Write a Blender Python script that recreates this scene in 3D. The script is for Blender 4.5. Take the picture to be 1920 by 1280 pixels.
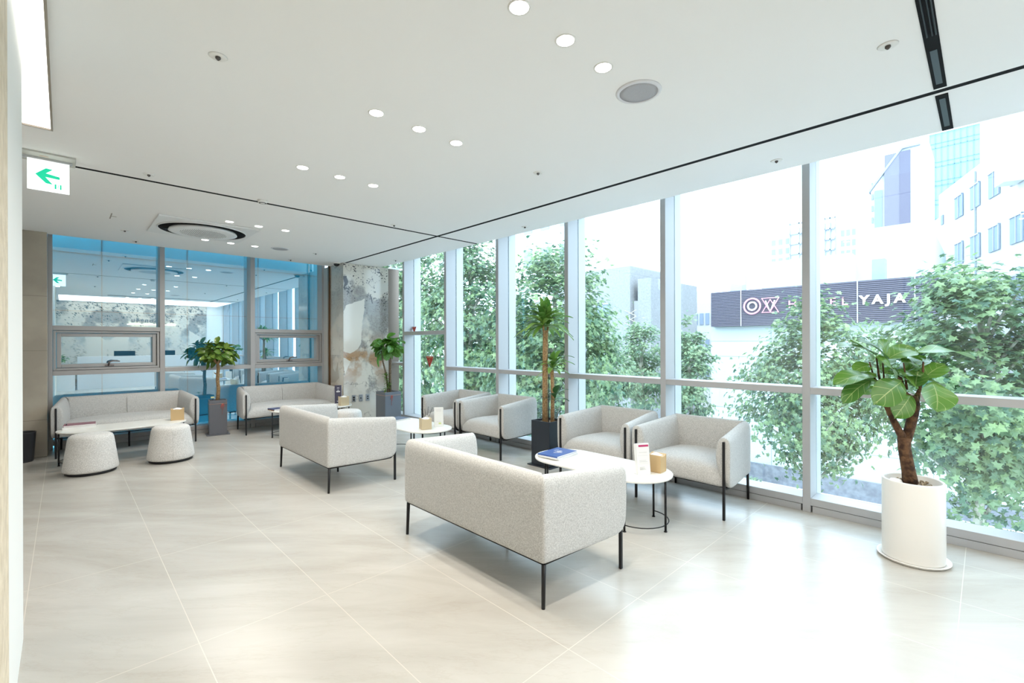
import bpy, bmesh, math, random
from mathutils import Vector, Matrix, noise
PI = math.pi
S = bpy.context.scene
for o in list(bpy.data.objects): bpy.data.objects.remove(o, do_unlink=True)
COL = S.collection

# ------------------------------------------------------------------ camera
EYE = 1.40; ANG = math.radians(44.19)
cam_d = bpy.data.cameras.new('camera'); cam = bpy.data.objects.new('camera', cam_d); COL.objects.link(cam)
cam_d.sensor_width = 36.0; cam_d.lens = 865.0/1920.0*36.0
cam_d.shift_y = 3.0/1920.0
cam_d.clip_start = 0.02; cam_d.clip_end = 600
Fw = Vector((math.sin(ANG), math.cos(ANG), 0)); Rt = Vector((math.cos(ANG), -math.sin(ANG), 0)); Up = Vector((0, 0, 1))
rl = 0.0029
r2 = Rt*math.cos(rl) - Up*math.sin(rl); u2 = Up*math.cos(rl) + Rt*math.sin(rl)
M = Matrix((r2, u2, -Fw)).transposed().to_4x4(); M.translation = Vector((0, 0, EYE))
cam.matrix_world = M
S.camera = cam

# ------------------------------------------------------------------ view, sky, sun
S.view_settings.view_transform = 'Standard'; S.view_settings.look = 'None'
S.view_settings.exposure = 0.76; S.view_settings.gamma = 1.0; S.view_settings.use_curve_mapping = False
W = bpy.data.worlds.new('world'); S.world = W; W.use_nodes = True
bg = W.node_tree.nodes['Background']; bg.inputs[0].default_value = (0.66, 0.83, 1.0, 1); bg.inputs[1].default_value = 4.15
sd = bpy.data.lights.new('sun', 'SUN'); sd.energy = 1.7; sd.angle = math.radians(12); sd.color = (1, .96, .88)
sun = bpy.data.objects.new('sun', sd); COL.objects.link(sun)
sun.rotation_euler = Vector((.40, .50, -.77)).to_track_quat('-Z', 'Y').to_euler()

CEIL = 2.80; XW = 4.40; XE = 4.19; YB = 8.60; YE = 8.29; HEAD = 3.02

# ------------------------------------------------------------------ materials
MATS = {}
def mat(name, col=(.8, .8, .8), rough=.5, metal=0.0, emit=None, spec=.5, bump=None, noise_col=None, coat=0, trans=None):
    if name in MATS: return MATS[name]
    m = bpy.data.materials.new(name); m.use_nodes = True; MATS[name] = m
    nt = m.node_tree; b = nt.nodes['Principled BSDF']
    b.inputs['Base Color'].default_value = (*col, 1); b.inputs['Roughness'].default_value = rough
    b.inputs['Metallic'].default_value = metal; b.inputs['Specular IOR Level'].default_value = spec
    b.inputs['Coat Weight'].default_value = coat
    if emit:
        b.inputs['Emission Color'].default_value = (*emit[0], 1); b.inputs['Emission Strength'].default_value = emit[1]
    tc = None
    if noise_col:      # (scale, other colour, detail, contrast lo, hi)
        tc = nt.nodes.new('ShaderNodeTexCoord'); n = nt.nodes.new('ShaderNodeTexNoise'); r = nt.nodes.new('ShaderNodeValToRGB')
        n.inputs['Scale'].default_value = noise_col[0]; n.inputs['Detail'].default_value = noise_col[2]
        r.color_ramp.elements[0].position = noise_col[3]; r.color_ramp.elements[0].color = (*noise_col[1], 1)
        r.color_ramp.elements[1].position = noise_col[4]; r.color_ramp.elements[1].color = (*col, 1)
        nt.links.new(tc.outputs['Object'], n.inputs['Vector']); nt.links.new(n.outputs['Fac'], r.inputs['Fac'])
        nt.links.new(r.outputs['Color'], b.inputs['Base Color'])
    if bump:           # (scale, strength, distance)
        tc = tc or nt.nodes.new('ShaderNodeTexCoord'); n = nt.nodes.new('ShaderNodeTexNoise'); bp = nt.nodes.new('ShaderNodeBump')
        n.inputs['Scale'].default_value = bump[0]; n.inputs['Detail'].default_value = 3
        bp.inputs['Strength'].default_value = bump[1]; bp.inputs['Distance'].default_value = bump[2]
        nt.links.new(tc.outputs['Object'], n.inputs['Vector']); nt.links.new(n.outputs['Fac'], bp.inputs['Height'])
        nt.links.new(bp.outputs['Normal'], b.inputs['Normal'])
    return m

def N(nt, t, **kw):
    n = nt.nodes.new(t)
    for k, v in kw.items(): setattr(n, k, v)
    return n

def glass_mat(name, tint, gloss_tint, base_refl, ior=1.5, rough=0.0):
    m = bpy.data.materials.new(name); m.use_nodes = True; nt = m.node_tree; nt.nodes.clear(); MATS[name] = m
    out = N(nt, 'ShaderNodeOutputMaterial'); mix = N(nt, 'ShaderNodeMixShader'); tr = N(nt, 'ShaderNodeBsdfTransparent'); gl = N(nt, 'ShaderNodeBsdfGlossy')
    ge = N(nt, 'ShaderNodeNewGeometry'); dt = N(nt, 'ShaderNodeVectorMath', operation='DOT_PRODUCT'); ab = N(nt, 'ShaderNodeMath', operation='ABSOLUTE')
    om = N(nt, 'ShaderNodeMath', operation='SUBTRACT'); om.inputs[0].default_value = 1.0; pw = N(nt, 'ShaderNodeMath', operation='POWER'); pw.inputs[1].default_value = 5.0
    ad = N(nt, 'ShaderNodeMath', operation='MULTIPLY_ADD', use_clamp=True); ad.inputs[1].default_value = 1-base_refl; ad.inputs[2].default_value = base_refl
    tr.inputs[0].default_value = (*tint, 1); gl.inputs[0].default_value = (*gloss_tint, 1); gl.inputs['Roughness'].default_value = rough
    L = nt.links.new
    L(ge.outputs['Normal'], dt.inputs[0]); L(ge.outputs['Incoming'], dt.inputs[1]); L(dt.outputs['Value'], ab.inputs[0]); L(ab.outputs[0], om.inputs[1]); L(om.outputs[0], pw.inputs[0]); L(pw.outputs[0], ad.inputs[0]); L(ad.outputs[0], mix.inputs[0]); L(tr.outputs[0], mix.inputs[1]); L(gl.outputs[0], mix.inputs[2]); L(mix.outputs[0], out.inputs[0])
    return m

def floor_mat():
    m = bpy.data.materials.new('floor_tile'); m.use_nodes = True; nt = m.node_tree; b = nt.nodes['Principled BSDF']; L = nt.links.new
    tc = N(nt, 'ShaderNodeTexCoord'); mp = N(nt, 'ShaderNodeMapping'); mp.inputs['Scale'].default_value = (.38, 1.5, 1); mr = N(nt, 'ShaderNodeMapping'); mr.inputs['Rotation'].default_value = (0, 0, .80); L(tc.outputs['Object'], mr.inputs['Vector'])
    n1 = N(nt, 'ShaderNodeTexNoise'); n1.inputs['Scale'].default_value = 1.6; n1.inputs['Detail'].default_value = 9; n1.inputs['Distortion'].default_value = .9; n1.inputs['Roughness'].default_value = .62
    r1 = N(nt, 'ShaderNodeValToRGB'); e = r1.color_ramp.elements
    e[0].position = .30; e[0].color = (.42, .395, .35, 1); e[1].position = .72; e[1].color = (.545, .525, .485, 1)
    L(mr.outputs[0], mp.inputs['Vector']); L(mp.outputs[0], n1.inputs['Vector']); L(n1.outputs['Fac'], r1.inputs['Fac'])
    n2 = N(nt, 'ShaderNodeTexNoise'); n2.inputs['Scale'].default_value = 2.1; n2.inputs['Detail'].default_value = 9; n2.inputs['Distortion'].default_value = .3; n2.inputs['Roughness'].default_value = .7
    L(mp.outputs[0], n2.inputs['Vector'])
    r2_ = N(nt, 'ShaderNodeValToRGB'); e = r2_.color_ramp.elements
    e[0].position = .485; e[0].color = (1, 1, 1, 1); e[1].position = .515; e[1].color = (1, 1, 1, 1)
    k = r2_.color_ramp.elements.new(.5); k.color = (.93, .91, .88, 1)
    L(n2.outputs['Fac'], r2_.inputs['Fac'])
    mx = N(nt, 'ShaderNodeMix', data_type='RGBA', blend_type='MULTIPLY'); mx.inputs['Factor'].default_value = .55
    L(r1.outputs[0], mx.inputs[6]); L(r2_.outputs[0], mx.inputs[7])
    # tile joints: X every 0.6, Y every 1.22
    sp = N(nt, 'ShaderNodeSeparateXYZ'); L(tc.outputs['Object'], sp.inputs[0])
    def joint(sock, off, step, w):
        a = N(nt, 'ShaderNodeMath', operation='SUBTRACT'); a.inputs[1].default_value = off; L(sock, a.inputs[0])
        d = N(nt, 'ShaderNodeMath', operation='DIVIDE'); d.inputs[1].default_value = step; L(a.outputs[0], d.inputs[0])
        f = N(nt, 'ShaderNodeMath', operation='FRACT'); L(d.outputs[0], f.inputs[0])
        s = N(nt, 'ShaderNodeMath', operation='SUBTRACT'); s.inputs[1].default_value = .5; L(f.outputs[0], s.inputs[0])
        ab = N(nt, 'ShaderNodeMath', operation='ABSOLUTE'); L(s.outputs[0], ab.inputs[0])
        g = N(nt, 'ShaderNodeMath', operation='GREATER_THAN'); g.inputs[1].default_value = .5 - w/step/2; L(ab.outputs[0], g.inputs[0]); return g
    gx = joint(sp.outputs['X'], .453, .6, .004); gy = joint(sp.outputs['Y'], .10, 1.235, .004)
    mm = N(nt, 'ShaderNodeMath', operation='MAXIMUM'); L(gx.outputs[0], mm.inputs[0]); L(gy.outputs[0], mm.inputs[1])
    mj = N(nt, 'ShaderNodeMix', data_type='RGBA'); mj.inputs[7].default_value = (.64, .60, .53, 1)
    fm = N(nt, 'ShaderNodeMath', operation='MULTIPLY'); fm.inputs[1].default_value = .8; L(mm.outputs[0], fm.inputs[0]); L(fm.outputs[0], mj.inputs[0])
    L(mx.outputs[2], mj.inputs[6]); L(mj.outputs[2], b.inputs['Base Color'])
    b.inputs['Roughness'].default_value = .27; b.inputs['Specular IOR Level'].default_value = .5
    bp = N(nt, 'ShaderNodeBump'); bp.inputs['Strength'].default_value = .05; bp.inputs['Distance'].default_value = .01
    L(n1.outputs['Fac'], bp.inputs['Height']); L(bp.outputs[0], b.inputs['Normal'])
    return m

def fabric(name, c1, c2, sc=420):
    m = bpy.data.materials.new(name); m.use_nodes = True; nt = m.node_tree; b = nt.nodes['Principled BSDF']; L = nt.links.new; MATS[name] = m
    tc = N(nt, 'ShaderNodeTexCoord'); n = N(nt, 'ShaderNodeTexNoise'); n.inputs['Scale'].default_value = sc; n.inputs['Detail'].default_value = 2
    r = N(nt, 'ShaderNodeValToRGB'); e = r.color_ramp.elements; e[0].position = .38; e[0].color = (*c1, 1); e[1].position = .62; e[1].color = (*c2, 1)
    n2 = N(nt, 'ShaderNodeTexNoise'); n2.inputs['Scale'].default_value = 150
    ad = N(nt, 'ShaderNodeMath', operation='ADD'); hf = N(nt, 'ShaderNodeMath', operation='MULTIPLY'); hf.inputs[1].default_value = .5
    L(tc.outputs['Object'], n.inputs['Vector']); L(tc.outputs['Object'], n2.inputs['Vector']); L(n.outputs['Fac'], ad.inputs[0]); L(n2.outputs['Fac'], ad.inputs[1]); L(ad.outputs[0], hf.inputs[0])
    L(hf.outputs[0], r.inputs['Fac']); L(r.outputs[0], b.inputs['Base Color'])
    bp = N(nt, 'ShaderNodeBump'); bp.inputs['Strength'].default_value = .35; bp.inputs['Distance'].default_value = .002
    L(n.outputs['Fac'], bp.inputs['Height']); L(bp.outputs[0], b.inputs['Normal'])
    b.inputs['Roughness'].default_value = .92; b.inputs['Specular IOR Level'].default_value = .15; b.inputs['Sheen Weight'].default_value = .25
    return m

def attr_mat(name, rough, attr='Col'):
    m = bpy.data.materials.new(name); m.use_nodes = True; nt = m.node_tree; b = nt.nodes['Principled BSDF']; MATS[name] = m
    a = N(nt, 'ShaderNodeVertexColor'); a.layer_name = attr; nt.links.new(a.outputs[0], b.inputs['Base Color']); b.inputs['Roughness'].default_value = rough
    return m

def leaf_mat(name, dark, light, vein=None, rough=.35, trans=.3):
    """leaf: uv.x across (-1..1), uv.y along; random tone per leaf, pale veins when asked"""
    m = bpy.data.materials.new(name); m.use_nodes = True; nt = m.node_tree; b = nt.nodes['Principled BSDF']; L = nt.links.new; MATS[name] = m
    g = N(nt, 'ShaderNodeNewGeometry'); r = N(nt, 'ShaderNodeValToRGB'); e = r.color_ramp.elements
    e[0].color = (*dark, 1); e[1].color = (*light, 1); L(g.outputs['Random Per Island'], r.inputs['Fac']); colr = r.outputs[0]
    if vein:
        uv = N(nt, 'ShaderNodeUVMap'); uv.uv_map = 'UVMap'; sp = N(nt, 'ShaderNodeSeparateXYZ'); L(uv.outputs[0], sp.inputs[0])
        au = N(nt, 'ShaderNodeMath', operation='ABSOLUTE'); L(sp.outputs[0], au.inputs[0])
        mid = N(nt, 'ShaderNodeMath', operation='LESS_THAN'); mid.inputs[1].default_value = .035; L(au.outputs[0], mid.inputs[0])
        m5 = N(nt, 'ShaderNodeMath', operation='MULTIPLY'); m5.inputs[1].default_value = 4.6; L(sp.outputs[1], m5.inputs[0])
        mu = N(nt, 'ShaderNodeMath', operation='MULTIPLY'); mu.inputs[1].default_value = 1.35; L(au.outputs[0], mu.inputs[0])
        sb = N(nt, 'ShaderNodeMath', operation='SUBTRACT'); L(m5.outputs[0], sb.inputs[0]); L(mu.outputs[0], sb.inputs[1])
        fr = N(nt, 'ShaderNodeMath', operation='FRACT'); L(sb.outputs[0], fr.inputs[0])
        lt = N(nt, 'ShaderNodeMath', operation='LESS_THAN'); lt.inputs[1].default_value = .055; L(fr.outputs[0], lt.inputs[0])
        mx = N(nt, 'ShaderNodeMath', operation='MAXIMUM'); L(mid.outputs[0], mx.inputs[0]); L(lt.outputs[0], mx.inputs[1])
        k = N(nt, 'ShaderNodeMath', operation='MULTIPLY'); k.inputs[1].default_value = .75; L(mx.outputs[0], k.inputs[0])
        mc = N(nt, 'ShaderNodeMix', data_type='RGBA'); mc.inputs[7].default_value = (*vein, 1); L(k.outputs[0], mc.inputs[0]); L(colr, mc.inputs[6]); colr = mc.outputs[2]
    L(colr, b.inputs['Base Color']); b.inputs['Roughness'].default_value = rough
    out = nt.nodes['Material Output']; tl = N(nt, 'ShaderNodeBsdfTranslucent'); mix = N(nt, 'ShaderNodeMixShader'); mix.inputs[0].default_value = trans
    L(colr, tl.inputs[0]); L(b.outputs[0], mix.inputs[1]); L(tl.outputs[0], mix.inputs[2]); L(mix.outputs[0], out.inputs[0])
    return m

M_white = mat('white_paint', (.84, .835, .82), .75)
M_ceil = mat('ceiling_paint', (.885, .88, .865), .85)
M_black = mat('black_metal', (.012, .012, .014), .42, .3)
M_groove = mat('groove_black', (.004, .004, .005), .8, spec=.2)
M_alu = mat('grey_aluminium', (.40, .39, .385), .42, .25)
M_aluw = mat('window_aluminium', (.46, .46, .47), .45, .15)
M_fab = fabric('wool_fabric', (.385, .38, .365), (.64, .632, .61))
M_fab2 = fabric('pale_fabric', (.46, .445, .42), (.82, .80, .77), 260)
M_seam = mat('seam', (.30, .29, .27), .9)
M_top = mat('white_laminate', (.84, .83, .78), .25)
M_stone = mat('beige_stone', (.42, .375, .30), .45, noise_col=(2.4, (.33, .29, .235), 10, .35, .65))
M_glass = glass_mat('clear_glass', (.93, .965, .965), (.92, .97, 1), .06)
M_bglass = glass_mat('blue_mirror_glass', (.62, .95, 1.0), (.86, .94, 1.0), .58)
M_kraft = mat('kraft_board', (.55, .38, .19), .6, bump=(40, .1, .002))
M_kraft2 = mat('pale_wood', (.56, .46, .30), .55)
M_paper = mat('paper', (.85, .84, .81), .6)
M_pot = mat('white_glazed_pot', (.80, .785, .75), .32)
M_soil = mat('soil', (.16, .11, .07), .95, noise_col=(90, (.45, .36, .24), 3, .35, .6))
M_greyp = mat('grey_planter', (.125, .13, .15), .45)
M_greyp2 = mat('steel_planter', (.15, .17, .20), .35, .2)
M_navyp = mat('black_planter', (.018, .024, .034), .35)
M_bark = mat('bark_brown', (.15, .075, .035), .9, noise_col=(28, (.045, .02, .01), 6, .4, .62), bump=(45, 1, .012))
M_bark2 = mat('bark_tan', (.42, .27, .13), .85, noise_col=(60, (.22, .13, .06), 5, .35, .6), bump=(80, .6, .004))
M_bark3 = mat('bark_grey', (.20, .15, .10), .85, noise_col=(40, (.10, .07, .045), 5, .35, .6), bump=(60, .6, .004))
M_pebble = mat('white_pebble', (.82, .81, .78), .5)

# ------------------------------------------------------------------ mesh helpers
def link(o, parent=None):
    COL.objects.link(o)
    if parent is not None: o.parent = parent
    return o
def tag(o, label=None, cat=None, group=None, kind=None):
    if label: o['label'] = label
    if cat: o['category'] = cat
    if group: o['group'] = group
    if kind: o['kind'] = kind
    return o
def thing(name, loc, rz=0, label=None, cat=None, group=None, kind=None):
    o = bpy.data.objects.new(name, None); o.empty_display_size = .1; COL.objects.link(o)
    o.location = loc; o.rotation_euler = (0, 0, rz); return tag(o, label, cat, group, kind)

class MB:
    def __init__(s): s.v = []; s.f = []; s.m = []; s.uv = []; s.sm = []
    def add(s, V, F, mi=0, smooth=False, uv=None):
        b = len(s.v); s.v += [tuple(p) for p in V]
        for f in F: s.f.append(tuple(i+b for i in f)); s.m.append(mi); s.sm.append(smooth)
        if uv: s.uv += uv
        return s
    def box(s, lo, hi, mi=0, rot=None, piv=None):
        x0, y0, z0 = lo; x1, y1, z1 = hi
        V = [Vector(p) for p in ((x0,y0,z0),(x1,y0,z0),(x1,y1,z0),(x0,y1,z0),(x0,y0,z1),(x1,y0,z1),(x1,y1,z1),(x0,y1,z1))]
        if rot is not None:
            c = Vector(piv) if piv is not None else sum(V, Vector())/8
            V = [rot @ (p-c) + c for p in V]
        return s.add(V, [(0,3,2,1),(4,5,6,7),(0,1,5,4),(1,2,6,5),(2,3,7,6),(3,0,4,7)], mi)
    def prism(s, pts, z0, z1, mi=0, smooth=False):
        n = len(pts); V = [(p[0], p[1], z0) for p in pts] + [(p[0], p[1], z1) for p in pts]
        s.add(V, [tuple(range(n-1, -1, -1)), tuple(range(n, 2*n))], mi)
        b = len(s.v) - 2*n
        for i in range(n):
            s.f.append((b+i, b+(i+1) % n, b+n+(i+1) % n, b+n+i)); s.m.append(mi); s.sm.append(smooth)
        return s
    def tube(s, pts, r, n=10, mi=0, closed=False, cap=True):
        pts = [Vector(p) for p in pts]; k = len(pts); rr = r if isinstance(r, (list, tuple)) else [r]*k
        V = []; prev = None
        for i, p in enumerate(pts):
            if closed: t = pts[(i+1) % k] - pts[i-1]
            else: t = pts[min(i+1, k-1)] - pts[max(i-1, 0)]
            t.normalize()
            if prev is None:
                a = Vector((0, 0, 1)) if abs(t.z) < .9 else Vector((1, 0, 0)); u = t.cross(a).normalized()
            else:
                u = (prev - t*prev.dot(t)).normalized()
            prev = u; w = t.cross(u)
            for j in range(n):
                a = 2*PI*j/n; V.append(p + (u*math.cos(a) + w*math.sin(a))*rr[i])
        F = []
        for i in range(k if closed else k-1):
            i2 = (i+1) % k
            for j in range(n): F.append((i*n+j, i*n+(j+1) % n, i2*n+(j+1) % n, i2*n+j))
        s.add(V, F, mi, True)
        if cap and not closed:
            b = len(s.v) - len(V)
            s.f.append(tuple(b+j for j in range(n-1, -1, -1))); s.m.append(mi); s.sm.append(False)
            s.f.append(tuple(b+(k-1)*n+j for j in range(n))); s.m.append(mi); s.sm.append(False)
        return s
    def lathe(s, prof, c=(0, 0, 0), n=40, mi=0, smooth=True):
        V = []; F = []; k = len(prof)
        for (r, z) in prof:
            for j in range(n):
                a = 2*PI*j/n; V.append((c[0]+r*math.cos(a), c[1]+r*math.sin(a), c[2]+z))
        for i in range(k-1):
            for j in range(n): F.append((i*n+j, i*n+(j+1) % n, (i+1)*n+(j+1) % n, (i+1)*n+j))
        s.add(V, F, mi, smooth)
        b = len(s.v) - len(V)
        if prof[0][0] > 1e-6: s.f.append(tuple(b+j for j in range(n-1, -1, -1))); s.m.append(mi); s.sm.append(False)
        if prof[-1][0] > 1e-6: s.f.append(tuple(b+(k-1)*n+j for j in range(n))); s.m.append(mi); s.sm.append(False)
        return s
    def build(s, name, mats, parent=None, bevel=0, seg=2, subsurf=0, auto=False):
        me = bpy.data.meshes.new(name); me.from_pydata(s.v, [], s.f)
        if not isinstance(mats, (list, tuple)): mats = [mats]
        for m in mats: me.materials.append(m)
        me.polygons.foreach_set('material_index', s.m); me.polygons.foreach_set('use_smooth', s.sm)
        if s.uv:
            ul = me.uv_layers.new(name='UVMap'); li = [0]*len(me.loops); me.loops.foreach_get('vertex_index', li)
            fl = []
            for i in li: fl += s.uv[i]
            ul.data.foreach_set('uv', fl)
        me.update(); o = bpy.data.objects.new(name, me); link(o, parent)
        if bevel:
            md = o.modifiers.new('bevel', 'BEVEL'); md.width = bevel; md.segments = seg; md.limit_method = 'ANGLE'; md.angle_limit = math.radians(40)
            md.harden_normals = False
        if subsurf:
            md = o.modifiers.new('sub', 'SUBSURF'); md.levels = subsurf; md.render_levels = subsurf
        return o
def bx(name, lo, hi, m, parent=None, bevel=0, kind=None, label=None, cat=None):
    o = MB().box(lo, hi).build(name, m, parent, bevel)
    return tag(o, label, cat, None, kind)

def text_mb(txt, size, depth, bold=0.0, space=1.0, align='CENTER'):
    """returns list of verts and faces of lettering lying in x/y, extruded in z"""
    cu = bpy.data.curves.new('txt', 'FONT'); cu.body = txt; cu.size = size; cu.extrude = depth/2; cu.offset = bold; cu.space_character = space
    cu.align_x = align; cu.align_y = 'CENTER'; cu.resolution_u = 3
    o = bpy.data.objects.new('txt', cu); COL.objects.link(o); dg = bpy.context.evaluated_depsgraph_get(); dg.update()
    me = bpy.data.meshes.new_from_object(o.evaluated_get(dg)); V = [v.co.copy() for v in me.vertices]; F = [tuple(p.vertices) for p in me.polygons]
    bpy.data.objects.remove(o); bpy.data.curves.remove(cu); bpy.data.meshes.remove(me); return V, F
def put_text(mb, txt, size, origin, xdir, ydir, depth=.002, bold=0.0, space=1.0, mi=0, align='CENTER'):
    V, F = text_mb(txt, size, depth, bold, space, align); xd = Vector(xdir).normalized(); yd = Vector(ydir).normalized(); zd = xd.cross(yd); o = Vector(origin)
    mb.add([o + xd*v.x + yd*v.y + zd*v.z for v in V], F, mi); return mb

# ================================================================== THE ROOM
def room():
    bx('floor', (-3.2, -3.0, -.12), (4.72, 8.84, 0), floor_mat(), kind='structure')
    # ceiling slabs leaving the two shadow grooves free
    gx0, gx1, gy0, gy1 = 3.490, 3.536, 4.985, 5.032
    c = MB()
    c.box((-3.2, -3.0, CEIL), (gx0, gy0, HEAD)); c.box((gx1, -3.0, CEIL), (XE, gy0, HEAD))
    c.box((.07, gy1, CEIL), (gx0, YE, HEAD)); c.box((gx1, gy1, CEIL), (XE, YE, HEAD)); c.box((-3.2, gy0, CEIL), (.07, YE, HEAD))
    c.box((-3.2, YE, CEIL+.001), (-.15, 9.1, HEAD))
    c.build('ceiling', M_ceil); tag(bpy.data.objects['ceiling'], kind='structure')
    g = MB(); g.box((gx0, -3.0, CEIL+.0006), (gx1, YE, CEIL+.06)); g.build('trim_1', M_groove); tag(bpy.data.objects['trim_1'], kind='structure')
    g = MB(); g.box((.07, gy0, CEIL+.0006), (gx0, gy1, CEIL+.06)); g.box((gx1, gy0, CEIL+.0006), (XE, gy1, CEIL+.06)); g.build('trim_2', M_groove); tag(bpy.data.objects['trim_2'], kind='structure')
    # slab above
    bx('ceiling_slab', (-3.2, -3.0, HEAD+.001), (4.76, 8.84, HEAD+.4), M_white, kind='structure').name = 'ceiling.001'
    # walls
    s = MB(); s.box((-3.2, 8.187, 0), (-.146, 9.1, CEIL)); w = s.build('wall_back', M_stone, bevel=.004); tag(w, kind='structure')
    j = MB()
    for z in (.46, 1.32, 2.0): j.box((-3.2, 8.1855, z), (-.146, 8.187, z+.004))
    j.build('joint', mat('stone_joint', (.20, .18, .15), .8), w)
    bx('wall_left', (-3.35, -3.0, 0), (-3.2, 9.1, HEAD), M_white, kind='structure')
    # partition beside the camera: stone-clad part and white end
    p = MB().box((-.42, .9, 0), (-.14, 3.2, CEIL-.012)).build('wall_partition', mat('partition_white', (.80, .80, .77), .6)); tag(p, kind='structure')
    MB().box((-.425, .9, 0), (-.136, 2.335, CEIL-.013)).build('stone_cladding', mat('partition_stone', (.72, .62, .47), .6, noise_col=(14, (.58, .49, .36), 6, .35, .65), bump=(30, .6, .01)), p)
    # rear wall marble (seen only as a reflection in the blue glass)
    rear_marble()
room_done = []

def marble_color(x, z, seed, w, h, patches, orange_z):
    """bookmatched patagonia style stone: cream ground, grey clouds, black specks on top, rust below"""
    P = Vector((x*1.0+seed, z*1.0, seed*.37))
    n = noise.fractal(P*1.6, .9, 2.0, 6); n2 = noise.fractal(P*7+Vector((5, 3, 1)), .8, 2.0, 5); n3 = noise.noise(P*38); n4 = noise.fractal(P*3.2+Vector((9, 2, 7)), .9, 2.1, 5)
    c = Vector((.70, .665, .59))
    t = z/h
    # grey cloud band in the upper-middle
    g = max(0, min(1, (n + .30 - abs(t-.74)*2.0)*4.0)); c = c.lerp(Vector((.27, .26, .25))*(1+.5*n3), g*.85)
    # bluish marble in the middle/right
    g2 = max(0, min(1, (n4+.1)*2))*max(0, 1-abs(t-.5)*2.2); c = c.lerp(Vector((.42, .45, .46))*(1+.25*n2), g2*.85)
    # rust veins low down
    o = max(0, min(1, (n4+.12+ .25*n2)*2.4))*max(0, 1-abs(t-orange_z)*4.5); c = c.lerp(Vector((.46, .24, .09)), o*.85)
    v = abs(noise.fractal(P*2.3+Vector((1, 7, 3)), .8, 2.2, 6))
    if v < .04: c = c.lerp(Vector((.14, .12, .11)), (1-v/.04)*.75)
    # dark specks toward the top
    if t > .72 and (n3 + n2*.5 + (t-.72)*.7) > .52: c = Vector((.05, .05, .055))
    for poly, col in patches:
        ins = False; j = len(poly)-1; xx = x + .012*noise.noise(P*14); zz = z + .012*noise.noise(P*13+Vector((3, 3, 3)))
        for i in range(len(poly)):
            xi, zi = poly[i]; xj, zj = poly[j]
            if (zi > zz) != (zj > zz) and xx < (xj-xi)*(zz-zi)/(zj-zi)+xi: ins = not ins
            j = i
        if ins: c = Vector(col)
    return (max(c.x, 0), max(c.y, 0), max(c.z, 0), 1)

def painted_panel(name, m, origin, xdir, w, h, nx, nz, fn, parent=None, thick=.0):
    V = []; F = []; C = []; o = Vector(origin); xd = Vector(xdir)
    for k in range(nz+1):
        for i in range(nx+1):
            x = w*i/nx; z = h*k/nz; V.append(o + xd*x + Up*z); C.append(fn(x, z))
    for k in range(nz):
        for i in range(nx): a = k*(nx+1)+i; F.append((a, a+1, a+nx+2, a+nx+1))
    mb = MB(); mb.add(V, F); ob = mb.build(name, m, parent); me = ob.data
    ca = me.color_attributes.new('Col', 'FLOAT_COLOR', 'POINT'); fl = []
    for c in C: fl += c
    ca.data.foreach_set('color', fl); return ob

M_marble = attr_mat('patagonia_marble', .12)
def rear_marble():
    root = MB().box((-3.2, -2.95, 0), (4.72, -2.82, HEAD)).build('wall_rear', M_white); tag(root, kind='structure')
    def fn(x, z):
        xx = x % 1.4; xx = xx if int(x/1.4) % 2 == 0 else 1.4-xx      # book-matched slabs
        return marble_color(xx, z, 4.2, 1.4, 2.8, [([(.0, 1.5), (.55, 1.9), (.5, 1.0), (.0, .9)], (.72, .69, .62))], .15)
    painted_panel('marble_cladding', M_marble, (3.85, -2.80, 0), (-1, 0, 0), 4.2, 2.79, 150, 110, fn, root)
    t = MB(); put_text(t, 'Song4u', .22, (2.02, -2.785, 2.22), (-1, 0, 0), (0, 0, 1), .02, .004, 1.15)
    so = t.build('wall_lettering', mat('letter_grey', (.20, .20, .20), .4)); tag(so, 'dark raised wall lettering behind the reception, mirrored in blue glass', 'sign')
    st = MB(); pts = [(2.78 + .09*(1 if i % 2 == 0 else .42)*math.sin(i*PI/5), 2.22 + .09*(1 if i % 2 == 0 else .42)*math.cos(i*PI/5)) for i in range(10)]
    st.add([(p[0], -2.77, p[1]) for p in pts] + [(2.78, -2.77, 2.22)], [(i, (i+1) % 10, 10) for i in range(10)])
    st.build('star_emblem', MATS['letter_grey'], so)
    bx('ledge_light', (1.55, -2.80, 2.07), (2.9, -2.74, 2.09), mat('ledge_glow', (1, .95, .8), .5, emit=((1, .9, .7), 3)), so)

room()

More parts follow.
